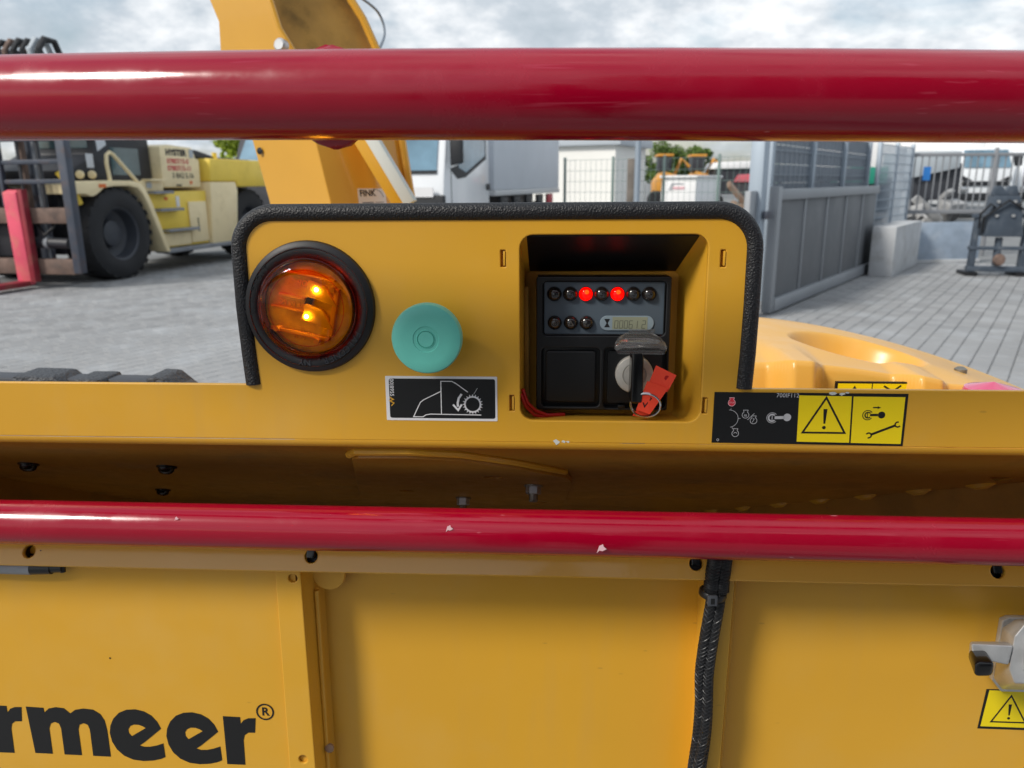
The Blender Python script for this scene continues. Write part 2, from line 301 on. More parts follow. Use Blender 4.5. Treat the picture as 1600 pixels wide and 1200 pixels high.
def loft(mb, rings, cap0=False, cap1=False):
    n = len(rings[0]); vs = [p for r in rings for p in r]; fs = []
    for i in range(len(rings)-1):
        for j in range(n): fs.append((i*n+j, i*n+(j+1) % n, (i+1)*n+(j+1) % n, (i+1)*n+j))
    if cap0: fs.append(tuple(range(n-1, -1, -1)))
    if cap1: fs.append(tuple((len(rings)-1)*n+j for j in range(n)))
    return mb.add(vs, fs)
def lean_frame(o, deg):
    l = rad(deg); return Matrix(((1, 0, 0, o[0]), (0, sin(l), -cos(l), o[1]), (0, cos(l), sin(l), o[2]), (0, 0, 0, 1)))
def yaw_frame(o, deg): return Matrix.Translation(o) @ Matrix.Rotation(-rad(deg), 4, 'Z')
def to_px(p):
    d = Vector(p) - Vector((0, 0, CAM_H)); z = d.dot(fwd)
    return (800+1200*d.dot(rgt)/z, 600-1200*d.dot(upv)/z) if z > 0.05 else (-9999, -9999)

# ================================================================== THE SETTING
g = MB().add([(-1500, -1500, -0.014), (1500, -1500, -0.014), (1500, 1500, -0.014), (-1500, 1500, -0.014)], [(0, 1, 2, 3)]).build('ground', 'sand', smooth=0)
g['kind'] = 'structure'
# per-stone colour for the paving
pm = MATS['paver']; nt = pm.node_tree; P = nt.nodes['Principled BSDF']; old = P.inputs['Base Color'].links[0].from_socket
gi = nt.nodes.new('ShaderNodeNewGeometry'); mr = nt.nodes.new('ShaderNodeMapRange'); mr.inputs['To Min'].default_value = 0.86; mr.inputs['To Max'].default_value = 1.08
hs = nt.nodes.new('ShaderNodeHueSaturation'); nt.links.new(gi.outputs['Random Per Island'], mr.inputs['Value']); nt.links.new(mr.outputs[0], hs.inputs['Value']); nt.links.new(old, hs.inputs['Color']); nt.links.new(hs.outputs[0], P.inputs['Base Color'])
PAV = yaw_frame((0, 0, 0), 32)
pw, pl, gap = 0.14, 0.16, 0.005
def paver_shape(x, y, dz=0.0, t=(0, 0)):
    a, b, c = pw/2-gap/2, pl/2-gap/2, 0.005
    vs = [(x-a, y-b, -0.03), (x+a, y-b, -0.03), (x+a, y+b, -0.03), (x-a, y+b, -0.03)]
    vs += [(x-a, y-b, -c+dz), (x+a, y-b, -c+dz), (x+a, y+b, -c+dz), (x-a, y+b, -c+dz)]
    vs += [(x-a+c, y-b+c, dz), (x+a-c, y-b+c, dz), (x+a-c, y+b-c, dz), (x-a+c, y+b-c, dz)]
    vs = [(p[0], p[1], p[2] + (t[0]*(p[0]-x) + t[1]*(p[1]-y) if i > 3 else 0)) for i, p in enumerate(vs)]
    fs = [(8, 9, 10, 11)] + [(i+j, (i+1) % 4+j, (i+1) % 4+j+4, i+j+4) for j in (0, 4) for i in range(4)]
    return vs, fs
spots = []
for i in range(-112, 112):
    for j in range(-110, 140):
        lx, ly = i*pw, j*pl + (pl/2 if i % 2 else 0) + 0.02*sin(i*1.7)
        p = PAV @ Vector((lx, ly, 0)); d = math.hypot(p.x, p.y)
        if p.y < -1.0 or d > 15.5 or abs(p.x) > 11: continue
        px, py = to_px(p)
        if True:
            seen = d > 3 and ((px < 372 and py < 594) or (px > 1200 and 300 < py < 505+(px-1200)*0.25))
            spots.append((0 if (seen and px > 0 and px < 1600) else 1, d, lx, ly))
spots.sort()
base_me = [bpy.data.meshes.new('paver') for _ in range(6)]
for me in base_me:
    vs, fs = paver_shape(0, 0, random.uniform(-0.002, 0.0015), (random.gauss(0, 0.01), random.gauss(0, 0.008))); me.from_pydata(vs, [], fs); me.materials.append(pm)
rest = MB(PAV)
for q, (s_, d, lx, ly) in enumerate(spots):
    if q < 290:
        o = bpy.data.objects.new('paver', base_me[q % 6]); COL.objects.link(o); o.parent = g
        o.matrix_basis = PAV @ Matrix.Translation((lx, ly, 0)) @ Matrix.Rotation(pi if q % 5 < 2 else 0, 4, 'Z')
    else: rest.add(*paver_shape(lx, ly, random.uniform(-0.002, 0.0015), (random.gauss(0, 0.01), random.gauss(0, 0.008))))
rest.build('paver_field', pm, g, smooth=0, kind='stuff')

# ------------------------------------------------------------------ buildings and far things
W = MB   # short name
b = thing('warehouse', 'white flat-roofed warehouse in the distance behind the white truck', 'building', (2.0, 36, 0))
Fb = yaw_frame((2.04, 30, 0), 22)
W(Fb).prism([(-14, 0), (0, 0), (0, 4), (-14, 4)], 0, 2.72).build('wall', 'building_white', b)
W(Fb).prism([(-14.2, -0.2), (0.25, -0.2), (0.25, 4.2), (-14.2, 4.2)], 2.72, 3.05).build('roof', 'building_roof', b, 0.02)
for x in (-11, -7.5): W(Fb).box(x, x+2.4, -0.05, 0.0, 0.02, 2.2).build('door', 'container_grey', b, 0.01)
hb = thing('workshop_hall', 'grey workshop hall behind the viewer, mirrored in the red bars', 'building', (9, -9, 0))
W().box(1.5, 18, -17, -7.0, 0, 7.5).build('wall', 'hall_wall', hb); W().box(1.2, 18.3, -17.3, -6.7, 7.5, 7.9).build('roof', 'hall_roof', hb)
W().box(5, 9, -7.0, -6.95, 0.02, 4.2).build('door', 'gate_panel', hb)

def leaf_tree(name, label, x, y, h, r, m, n, seed, group='trees at the edge of the yard', sq=0.8, base=0.35):
    R = random.Random(seed); t = thing(name, label, 'tree', (x, y, 0), group)
    W().tube([(x, y, 0), (x+0.1*r, y, h*0.3), (x-0.05*r, y, h*0.62)], [0.05*h, 0.035*h, 0.012*h], 8).build('trunk', 'bark', t)
    lim = W()
    for i in range(6):
        a = i*1.05+R.random(); z0 = h*(0.28+0.05*i); lim.tube([(x, y, z0), (x+r*0.35*cos(a), y+r*0.35*sin(a), z0+h*0.12), (x+r*0.7*cos(a), y+r*0.7*sin(a), z0+h*0.2)], [0.014*h, 0.009*h, 0.004*h], 5)
    lim.build('limb', 'bark', t)
    cl = [(x+R.gauss(0, r*0.45), y+R.gauss(0, r*0.4), h*(base+(1-base)*R.random()**0.8), r*R.uniform(0.22, 0.42)) for _ in range(22)]
    c = W(); ls = r*0.07
    for i in range(n):
        cx, cy, cz, cr = R.choice(cl); v = Vector((R.gauss(0, 1), R.gauss(0, 1), R.gauss(0, 1))).normalized()*cr*R.uniform(0.6, 1.05)
        p = Vector((cx, cy, cz*0.92)) + Vector((v.x, v.y, v.z*sq)); u = Vector((R.gauss(0, 1), R.gauss(0, 1), R.gauss(0, 0.6))).normalized(); w = u.cross(Vector((R.gauss(0, 1), R.gauss(0, 1), R.gauss(0, 1)))).normalized()
        c.add([p-u*ls, p+w*ls*0.5, p+u*ls, p-w*ls*0.5], [(0, 1, 2, 3)])
    c.build('crown', m, t, smooth=0)
leaf_tree('broadleaf_tree', 'rounded green tree far beyond the mesh fence, left of the pair', 9.0, 70, 4.6, 2.0, 'leaf', 5200, 1)
leaf_tree('broadleaf_tree', 'lower green tree far beyond the mesh fence, right of the pair', 12.0, 72, 4.2, 2.2, 'leaf', 5200, 2)
leaf_tree('broadleaf_tree', 'bright yellow-green tree showing just above the cream forklift hood', -8.9, 24, 3.4, 1.5, 'leaf_bright', 6000, 3)
leaf_tree('broadleaf_tree', 'green treetop behind the white tarpaulin trucks at the far right', 26, 66, 5.2, 2.6, 'leaf', 4500, 4)

# panel fences: posts, wires each a part
def mesh_fence(name, label, p0, p1, h, n_posts, m, wires=9, verts=0.10, z0=0.05, post_r=0.03, slats=0, wire_r=0.004, skip_posts=False):
    p0, p1 = Vector(p0), Vector(p1); t = thing(name, label, 'fence', (p0.x, p0.y, 0)); d = (p1-p0); ln = d.length; ang = math.atan2(d.y, d.x); F = Matrix.Translation((p0.x, p0.y, 0)) @ Matrix.Rotation(ang, 4, 'Z')
    for i in range(n_posts): x = ln*i/(n_posts-1); W(F).box(x-post_r, x+post_r, -post_r, post_r, z0-0.05, h+0.06).build('post', m, t, 0.004)
    for i in range(wires): z = z0+(h-z0)*i/(wires-1); W(F).box(0, ln, -wire_r-0.006, wire_r-0.006, z-wire_r, z+wire_r).build('wire', m, t, smooth=0)
    v = W(F); k = int(ln/verts)
    for i in range(1, k): x = ln*i/k; v.box(x-wire_r*0.7, x+wire_r*0.7, 0.001, wire_r*1.4+0.001, z0, h)
    v.build('upright_wire', m, t, smooth=0, kind='stuff')
    for i in range(slats): z = z0+(h-z0)*i/slats; W(F).box(0.02, ln-0.02, 0.012, 0.02, z+0.003, z+(h-z0)/slats-0.003).build('slat', 'slat', t, smooth=0)
    return t
mesh_fence('mesh_fence', 'pale green welded mesh fence in front of the white warehouse', (0.1, 17.6, 0), (5.2, 15.2, 0), 1.86, 6, 'fence_green', 9, 0.12, post_r=0.025)
o = W().box(1.39, 1.53, 16.6, 16.74, 0, 1.86).build('timber_post', 'wood_post', None, 0.01); tag(o, 'thick weathered brown post standing at the green mesh fence', 'post')
pole = thing('lamp_post', 'slim tall grey pole beside the thick brown fence post', 'pole', (1.6, 16.2, 0))
W().cyl((1.55, 16.2, 0), (1.55, 16.2, 2.9), 0.06).build('shaft', 'fence_grey', pole); W().box(1.48, 1.62, 16.13, 16.27, 0.001, 0.2).build('foot', 'fence_grey', pole, 0.01); W().lathe([(0.075, 0), (0.075, 0.05), (0.02, 0.09)], (1.55, 16.2, 2.9)).build('cap', 'fence_grey', pole)
mesh_fence('slatted_fence', 'tall grey fence with privacy slats running behind the dark sliding gate', (2.28, 8.9, 0), (5.05, 13.5, 0), 2.0, 4, 'fence_grey', 8, 0.2, z0=0.12, post_r=0.045, slats=9)
mesh_fence('mesh_fence', 'short bluish wire mesh fence standing behind the concrete blocks', (5.15, 13.3, 0), (6.35, 14.9, 0), 1.95, 3, 'fence_grey', 14, 0.06, post_r=0.03, slats=0, wire_r=0.007)

# sliding gate
Fg = Matrix.Translation((2.21, 8.34, 0)) @ Matrix.Rotation(math.atan2(4.07, 2.61), 4, 'Z')
sg = thing('sliding_gate', 'dark grey sheet-panelled sliding gate with lighter frame on the paving', 'gate', (2.21, 8.34, 0)); GL = 4.83
W(Fg).box(0, 0.12, -0.05, 0.05, 0.02, 1.34).build('end_post', 'gate_frame', sg, 0.006)
W(Fg).box(0.12, GL, -0.05, 0.05, 1.2, 1.31).build('top_rail', 'gate_frame', sg, 0.006); W(Fg).box(0.12, GL, -0.06, 0.06, 0.02, 0.16).build('bottom_rail', 'gate_frame', sg, 0.006)
for i in range(5):
    x0 = 0.12+(GL-0.12)*i/5; x1 = 0.12+(GL-0.12)*(i+1)/5
    W(Fg).box(x0+0.035, x1-0.005, -0.012, 0.012, 0.16, 1.2).build('panel', 'gate_panel', sg, 0.002)
    if i: W(Fg).box(x0-0.005, x0+0.035, -0.03, 0.03, 0.16, 1.2).build('mullion', 'gate_frame', sg, 0.003)
gp = thing('gate_post', 'broad grey steel gate post with latch at the near gate end', 'post', (2.0, 8.3, 0))
Fp = Matrix.Translation((2.12, 8.12, 0)) @ Matrix.Rotation(math.atan2(4.07, 2.61), 4, 'Z')
W(Fp).box(-0.1, 0.06, 0.06, 0.2, 0, 1.95).build('shaft', 'fence_grey', gp, 0.008); W(Fp).box(-0.06, 0.14, 0.0, 0.05, 1.02, 1.1).build('latch', 'fl_steel', gp, 0.006); W(Fp).box(-0.3, -0.11, 0.1, 0.16, 0.02, 1.3).build('side_plate', 'gate_frame', gp, 0.004)

# concrete blocks, steel plate
cb = W().prism([(4.61, 11.86), (4.91, 11.74), (6.07, 13.56), (5.77, 13.75)], 0, 0.73).build('concrete_block', 'concrete', None, 0.012); tag(cb, 'pale concrete L-block at the far end of the sliding gate', 'block')
sp = thing('steel_plate', 'bluish galvanised sheet standing between concrete block and black implement', 'plate', (6.5, 13.8, 0))
W().prism([(6.09, 13.72), (7.25, 13.92), (7.24, 13.97), (6.08, 13.77)], 0.06, 0.69).build('sheet', 'galvanised', sp, 0.004); W().prism([(6.07, 13.69), (7.27, 13.89), (7.24, 13.99), (6.05, 13.79)], 0, 0.06).build('base_rail', 'concrete', sp, 0.005)

# barred gate
Fr_ = Matrix.Translation((6.42, 15, 0)) @ Matrix.Rotation(0.12, 4, 'Z')
bgt = thing('barred_gate', 'light grey gate of upright steel bars in front of the yard vehicles', 'gate', (6.42, 15, 0))
W(Fr_).box(0, 2.9, -0.02, 0.02, 1.80, 1.86).build('top_rail', 'bar_grey', bgt, 0.004); W(Fr_).box(0, 2.9, -0.025, 0.025, 0.78, 0.85).build('bottom_rail', 'bar_grey', bgt, 0.004)
for i in range(22): W(Fr_).box(0.04+0.132*i-0.009, 0.04+0.132*i+0.009, -0.009, 0.009, 0.85, 1.80).build('bar', 'bar_grey', bgt, smooth=0)
for x, hw in ((-0.22, 0.05), (1.56, 0.028)): W(Fr_).box(x-hw, x+hw, -hw, hw, 0, 1.95).build('post', 'bar_grey', bgt, 0.006)
o = W(Fr_).box(0.20, 0.34, -0.03, -0.022, 1.38, 1.62).build('gate_sign', 'blue_sign', None); tag(o, 'small blue sign hanging on the barred gate', 'sign')

# implement (quick-hitch frame) on two bars
im = thing('hydraulic_implement', 'dark blue-grey hydraulic attachment frame standing on the paving at right', 'implement', (6.45, 12.0, 0))
Fi = Matrix.Translation((6.10, 11.98, 0)) @ Matrix.Rotation(-0.12, 4, 'Z')
for x in (0.02, 0.70): 
    W(Fi).prism([(x-0.02, 0.06), (x+0.06, 0.06), (x+0.05, 0.86), (x-0.0, 0.86)], -0.06, 0.06, 'y').build('upright', 'implement', im, 0.006)
    W(Fi).box(x-0.06, x+0.1, -0.1, 0.3, 0.0, 0.055).build('foot_timber', 'hose_black', im, 0.006)
for z, d in ((0.06, 0.08), (0.38, 0.05), (0.84, 0.06)): W(Fi).box(-0.02, 0.78, -0.075, 0.045, z+0.002, z+d).build('crossbar', 'implement', im, 0.006)
W(Fi).prism([(0.12, 0.58), (0.64, 0.58), (0.58, 0.94), (0.53, 1.16), (0.19, 1.16), (0.16, 0.94)], -0.14, 0.12, 'y').build('head_plate', 'implement', im, 0.012)
W(Fi).prism([(0.18, 1.16), (0.54, 1.16), (0.5, 1.30), (0.4, 1.30), (0.36, 1.22), (0.3, 1.30), (0.22, 1.30)], -0.05, 0.05, 'y').build('lug', 'implement', im, 0.008)
for x in (0.24, 0.46):
    for z in (0.88, 1.08): W(Fi).cyl((x, -0.14, z), (x, -0.17, z), 0.022, n=8).build('bolt', 'zinc', im)
W(Fi).cyl((0.37, -0.02, 0.15), (0.37, -0.02, 0.56), 0.05).build('cylinder', 'implement', im); W(Fi).lathe([(0.0, -0.05), (0.07, -0.04), (0.09, 0), (0.07, 0.04), (0.0, 0.05)], (0.38, -0.1, 0.24), (0, 1, 0), 14).build('coupling', 'fl_rust_and_shade', im)
for i, (x0, x1, z) in enumerate(((0.05, 0.2, 0.95), (0.66, 0.5, 0.98), (0.1, 0.62, 0.9))):
    W(Fi).tube([(x0, -0.1, z-0.25), (x0-0.03, -0.16, z-0.05), ((x0+x1)/2, -0.2, z+0.1+0.05*i), (x1, -0.16, z+0.05)], 0.016, 8).build('hose', 'hose_black', im)

# vehicles far right and other far yard things
def far_van(name, label, x, y, w, h, phi=0):
    F = yaw_frame((x, y, 0), phi); t = thing(name, label, 'truck', (x, y, 0))
    W(F).prism([(0, 0.45), (0, 1.75), (0.35, 2.5), (2.2, 2.5), (2.2, 0.45)], -w/2, w/2, 'x').build('cab', 'truck_white', t, 0.05)
    W(F).add([(-w/2+0.14, 0.005-0.03, 1.8), (w/2-0.14, -0.025, 1.8), (w/2-0.2, 0.27, 2.42), (-w/2+0.2, 0.27, 2.42)], [(0, 1, 2, 3)]).build('windscreen', 'truck_glass', t)
    W(F).box(-w/2+0.15, w/2-0.15, -0.05, 0, 1.15, 1.32).build('grille', 'truck_black', t, 0.01); W(F).box(-w/2-0.02, w/2+0.02, -0.09, 0.1, 0.62, 0.9).build('bumper', 'truck_black', t, 0.02)
    for s_ in (-1, 1):
        W(F).box(s_*(w/2-0.22)-0.14, s_*(w/2-0.22)+0.14, -0.06, 0, 0.95, 1.12).build('headlight', 'chrome', t, 0.02); W(F).box(s_*(w/2+0.16)-0.1, s_*(w/2+0.16)+0.1, 0.05, 0.13, 1.85, 2.3).build('mirror', 'truck_black', t, 0.03)
        W(F).lathe([(0.2, 0), (0.38, 0.02), (0.4, 0.1), (0.38, 0.22), (0.0, 0.22)], (s_*w/2-0.1, 0.75, 0.4), (1, 0, 0), 20).build('wheel', 'tyre', t)
        W(F).add([(s_*(w/2-0.10), -0.052, 1.34), (s_*(w/2-0.5), -0.052, 1.34), (s_*(w/2-0.12), -0.052, 1.52)], [(0, 1, 2)]).build('grille_slit', 'truck_black', t)
    W(F).box(-w/2-0.05, w/2+0.05, 2.35, 7.5, 0.9, 3.2).build('cargo_box', 'container_white', t, 0.02)
    return t
far_van('light_truck', 'white light truck facing the viewer behind the barred gate', 15.5, 30, 1.95, 2.5, 0)
far_van('light_truck', 'second white truck cut off by the right picture edge', 18.2, 31, 1.95, 2.5, 0)
ct = thing('box_trailer', 'white tarpaulin box trailer standing beyond the slatted fence', 'trailer', (13.5, 35, 0))
W().box(12.3, 15.0, 35, 41, 1.9, 4.1).build('box', 'container_white', ct, 0.03); W().box(12.3, 15.0, 35, 41, 1.3, 1.88).build('chassis', 'dark_body', ct, 0.02)
for y in (36.2, 38.6):
    for x in (12.35, 14.7): W().lathe([(0.15, 0), (0.48, 0.02), (0.5, 0.12), (0.48, 0.25), (0.0, 0.25)], (x, y, 0.5), (1, 0, 0), 18).build('wheel', 'tyre', ct)
gt = thing('tipper_truck', 'green tipper body parked beyond the short mesh fence', 'truck', (10.9, 28, 0))
W().prism([(10.3, 1.25), (12.4, 1.25), (12.6, 1.82), (10.15, 1.82)], 28, 31, 'y').build('tipper_body', 'green_body', gt, 0.03); W().box(10.4, 12.3, 28.2, 31.5, 0.8, 1.2).build('chassis', 'dark_body', gt, 0.03)
for x in (10.4, 12.0): W().lathe([(0.15, 0), (0.46, 0.02), (0.5, 0.14), (0.46, 0.28), (0.0, 0.28)], (x, 28.6, 0.5), (1, 0, 0), 18).build('wheel', 'tyre', gt)
dm = thing('dark_trailer', 'dark low loader with slanted grey body behind the barred gate', 'trailer', (12, 27, 0))
W().prism([(11.2, 1.45), (12.6, 1.75), (12.6, 2.25), (11.2, 2.25)], 26, 28.5, 'y').build('body', 'container_grey', dm, 0.02); W().prism([(11.2, 0.75), (12.75, 0.75), (12.75, 1.9), (12.6, 1.74), (11.2, 1.43)], 26.2, 28.3, 'y').build('frame', 'dark_body', dm, 0.02)
for x in (11.45, 12.45): W().lathe([(0.1, 0), (0.36, 0.02), (0.4, 0.1), (0.36, 0.22), (0.0, 0.22)], (x, 26.0, 0.4), (0, 1, 0), 18).build('wheel', 'tyre', dm)
gb = thing('tool_shed', 'tall grey-green container wall above the barred gate', 'container', (16, 40, 0))
W().box(14.95, 18.6, 39, 44, 0, 3.4).build('wall', 'container_grey', gb, 0.02); W().box(18.75, 19.6, 38, 40, 1.6, 3.0).build('green_hatch', 'green_body', gb, 0.02)
wb = thing('white_bin', 'white storage box with a faded print beyond the mesh fence', 'storage box', (3.2, 19, 0))
Fw_ = yaw_frame((3.07, 18.3, 0), 24)
W(Fw_).prism([(-0.85, 0), (0, 0), (0.02, 1.47), (-0.78, 1.47)], 0.0, 2.4, 'y').build('body', 'container_white', wb, 0.015); W(Fw_).box(-0.83, 0.06, -0.05, 2.45, 1.472, 1.53).build('lid', 'container_white', wb, 0.01)
W(Fw_).prism([(-0.52, 1.22), (-0.24, 1.22), (-0.24, 1.28), (-0.52, 1.28)], -0.012, -0.002, 'y').build('print', 'decal_pink', wb)
W(Fw_).prism([(-0.62, 1.20), (-0.54, 1.20), (-0.50, 1.33), (-0.28, 1.33), (-0.28, 1.36), (-0.56, 1.36)], -0.012, -0.002, 'y').build('print', 'decal_grey', wb)
for nm, lb, x, y, z0, z1, w_, m in (('white_trailer', 'white low trailer roof far beyond the gate post', 7.6, 40, 1.98, 2.35, 2.2, 'container_white'), ('red_trailer', 'red trailer frame far beyond the gate post', 7.9, 34, 1.35, 1.72, 1.5, 'red_body')):
    t = thing(nm, lb, 'trailer', (x, y, 0)); W().prism([(x, z0), (x+w_, z0), (x+w_, z1), (x+0.2, z1-0.05)], y, y+3, 'y').build('body', m, t, 0.03); W().box(x+0.1, x+w_-0.1, y+0.1, y+2.9, 0.75, z0-0.02).build('chassis', 'dark_body', t)
    for xx in (x+0.15, x+w_-0.5): W().lathe([(0.1, 0), (0.36, 0.02), (0.4, 0.1), (0.36, 0.22), (0.0, 0.22)], (xx, y-0.05, 0.4), (0, 1, 0), 18).build('wheel', 'tyre', t)
for q, (nm, lb, x, y) in enumerate((('wheel_loader', 'small orange loader left of the two under the far trees', 5.2, 40), ('wheel_loader', 'small orange loader right of the two under the far trees', 7.0, 41))):
    t = thing(nm, lb, 'loader', (x, y, 0), 'loaders under the far trees')
    W().prism([(x-0.5, 0.7), (x+0.7, 0.7), (x+0.6, 1.7), (x-0.1, 1.9), (x-0.5, 1.4)], y, y+1.6, 'y').build('body', 'orange_body', t, 0.05); W().box(x-0.3, x+0.35, y+0.2, y+1.4, 1.9, 2.6).build('cab', 'dark_body', t, 0.04); W().box(x-0.36, x+0.42, y+0.1, y+1.5, 2.6, 2.72).build('roof', 'orange_body', t, 0.03)
    W().tube([(x+0.5, y+0.8, 1.6), (x+0.9, y+0.8, 2.5), (x+1.3, y+0.8, 2.1)], 0.09, 8).build('arm', 'orange_body', t)
    for xx in (x-0.35, x+0.5): W().lathe([(0.1, 0), (0.45, 0.02), (0.5, 0.12), (0.45, 0.28), (0.0, 0.28)], (xx, y-0.02, 0.5), (0, 1, 0), 16).build('wheel', 'tyre', t)
for k, (px_, y_, n_, m_, lb) in enumerate(((5.3, 21.5, 26, 'scrap', 'brown heap of scrap parts to the right of the white box'), (8.6, 19.5, 20, 'scrap_grey', 'heap of pale scrap parts behind the barred gate'))):
    R = random.Random(k+40); t = W()
    for i in range(n_):
        x, y, z = px_+R.gauss(0, 0.45), y_+R.gauss(0, 0.4), abs(R.gauss(0.35, 0.35)); a = Matrix.Translation((x, y, z)) @ Matrix.Rotation(R.random()*6, 4, (R.random(), R.random(), R.random()+0.1)); q = MB(); l_, w_, h_ = R.uniform(0.1, 0.45), R.uniform(0.05, 0.2), R.uniform(0.03, 0.18); q.box(-l_, l_, -w_, w_, -h_, h_); t.add([a @ v for v in q.v], q.f)
    o = t.build('scrap_heap', m_, None, 0.01); tag(o, lb, 'scrap heap')
for i, (a, b_) in enumerate((((-30, 150, 58), (60, 70, 26)), ((-10, 150, 60), (80, 80, 30)), ((20, 150, 52), (100, 88, 27)), ((50, 150, 40), (105, 90, 24)))):
    a, b_ = Vector(a), Vector(b_); pts = [a.lerp(b_, j/16)+Vector((0, 0, -3*sin(pi*j/16))) for j in range(17)]
    o = W().tube(pts, 0.055, 6).build('power_line', 'cable_grey'); tag(o, ('highest', 'second highest', 'third highest', 'lowest')[i]+' overhead power line crossing the cloudy sky at right', 'cable', 'overhead lines')

# dark tractor-like vehicle behind the forklift
dv = thing('parked_lorry', 'dark lorry cab with pale windscreen behind the yellow counterweight', 'lorry', (-7, 22, 0))
Fd = yaw_frame((-7.3, 19.5, 0), 16)
W(Fd).prism([(0, 0.5), (0, 1.9), (0.4, 2.75), (2.2, 2.75), (2.2, 0.5)], -1.0, 1.4, 'x').build('cab', 'dark_body', dv, 0.05); W(Fd).add([(-0.85, -0.02, 1.95), (1.25, -0.02, 1.95), (1.15, 0.33, 2.65), (-0.75, 0.33, 2.65)], [(0, 1, 2, 3)]).build('windscreen', 'truck_glass', dv); W(Fd).box(-1.0, 1.4, -0.08, 0, 1.75, 1.84).build('trim_bar', 'chrome', dv, 0.01)
for x in (-1.0, 1.1): W(Fd).lathe([(0.15, 0), (0.48, 0.02), (0.5, 0.12), (0.48, 0.3), (0.0, 0.3)], (x, 0.9, 0.5), (1, 0, 0), 18).build('wheel', 'tyre', dv)

# ================================================================== FORKLIFT (x: lateral towards viewer's right, y: backwards, z: up)
FO = (-7.828, 11.634, 0); FF = yaw_frame(FO, 9.4)
fl = thing('heavy_forklift', 'cream and yellow heavy forklift with black cab and pink-red forks', 'forklift', FO)
def tyre(x0, x1, y, r, rim_r, side):
    w = x1-x0; m = (x0+x1)/2; t = MB(FF)
    prof = [(rim_r, -w*0.46), (rim_r+0.06, -w*0.5), (r*0.86, -w*0.49), (r*0.97, -w*0.42), (r, -w*0.33), (r, w*0.33), (r*0.97, w*0.42), (r*0.86, w*0.49), (rim_r+0.06, w*0.5), (rim_r, w*0.46)]
    t.lathe(prof, (m, y, r+0.0), (1, 0, 0), 48, closed=True)
    for i in range(26):                                   # lugs
        q = 2*pi*i/26
        for s_ in (-1, 1):
            vs = []
            for (dx, da) in ((0.03, 0.0), (0.47, 0.10), (0.47, 0.22), (0.03, 0.12)):
                for rr in (r*0.985, r*1.018): 
                    a = q+da+(0.12 if s_ < 0 else 0); rr2 = rr*(0.97 if dx > 0.4 else 1); vs.append((m+s_*dx*w, y+rr2*sin(a), r+rr2*cos(a)))
            t.add(vs, [(1, 3, 5, 7), (0, 1, 3, 2), (2, 3, 5, 4), (4, 5, 7, 6), (6, 7, 1, 0)])
    o = t.build('tyre', 'tyre', fl)
    MB(FF).lathe([(rim_r, side*w*0.44), (rim_r*0.93, side*w*0.40), (rim_r*0.86, side*w*0.1), (rim_r*0.5, -side*w*0.02), (rim_r*0.48, side*w*0.16), (rim_r*0.3, side*w*0.2), (0.0, side*w*0.2)], (m, y, r), (1, 0, 0), 36, cap=False).build('rim', 'rim_dark', o)
tyre(0.60, 1.15, 0.13, 0.69, 0.40, 1); tyre(-1.15, -0.60, 0.13, 0.69, 0.40, -1); tyre(0.55, 1.0, 4.0, 0.66, 0.34, 1); tyre(-1.0, -0.55, 4.0, 0.66, 0.34, -1)
# fender with arch and long diagonal skirt
outer = [(-0.79, 1.29), (-0.79, 1.46), (-0.05, 1.475), (0.42, 1.475), (0.62, 1.44), (0.74, 1.34), (0.85, 1.14), (1.18, 0.33)]
inner = [(1.08, 0.33), (0.76, 1.10), (0.66, 1.27), (0.56, 1.36), (0.38, 1.395), (0.05, 1.395), (-0.16, 1.37), (-0.33, 1.275), (-0.42, 1.25), (-0.55, 1.29)]
MB(FF).prism(outer+inner, 0.70, 1.17, 'x').build('fender', 'fl_cream', fl, 0.01)
MB(FF).prism(outer+inner, -1.17, -0.70, 'x').build('fender', 'fl_cream', fl, 0.01)
MB(FF).box(1.171, 1.18, -0.27, -0.13, 1.375, 1.425).build('marker', 'orange', fl)
MB(FF).tube([(1.12, 0.04, 1.46), (1.12, 0.01, 1.72), (1.12, 0.03, 1.84), (1.12, 0.1, 1.88), (1.12, 0.17, 1.85), (1.12, 0.62, 1.46)], 0.028, 10).build('handrail', 'fl_cream', fl)
MB(FF).box(-0.68, 0.68, -0.55, 3.6, 0.42, 1.30).build('chassis', 'fl_black', fl, 0.02)
# cab
cab = MB(FF).prism([(-0.35, 1.46), (-0.42, 1.62), (0.1, 1.86), (0.12, 3.05), (1.32, 3.05), (1.34, 1.46)], -0.55, 0.86, 'x').build('cab', 'fl_black', fl, 0.02)
MB(FF).box(0.862, 0.868, 0.42, 1.05, 1.56, 1.97).build('door_glass', 'fl_glass', cab); MB(FF).box(0.862, 0.868, 0.25, 1.2, 2.12, 2.9).build('side_glass', 'fl_glass', cab)
MB(FF).add([(-0.45, 0.09, 1.95), (0.76, 0.09, 1.95), (0.76, 0.105, 2.95), (-0.45, 0.105, 2.95)], [(0, 1, 2, 3)]).build('windscreen', 'fl_glass', cab)
MB(FF).add([(0.864, 0.16, 1.9), (0.864, 0.36, 2.0), (0.864, 0.34, 2.1), (0.864, 0.15, 2.1)], [(0, 1, 2, 3)]).build('quarter_glass', 'truck_box', cab)
MB(FF).tube([(0.95, -0.5, 1.95), (0.95, -0.62, 2.12), (0.95, -0.75, 2.3)], 0.02, 8).build('mirror_stalk', 'brushed', fl)
for y, z in ((-0.32, 1.56), (-0.08, 1.56)): MB(FF).lathe([(0.0, 0.05), (0.05, 0.045), (0.062, 0.0), (0.05, -0.05), (0, -0.06)], (0.92, y, z), (0.5, -1, 0), 14).build('work_lamp', 'fl_cream', fl)
MB(FF).box(0.868, 0.873, -0.1, 0.04, 1.66, 1.86).build('notice', 'truck_box', cab)
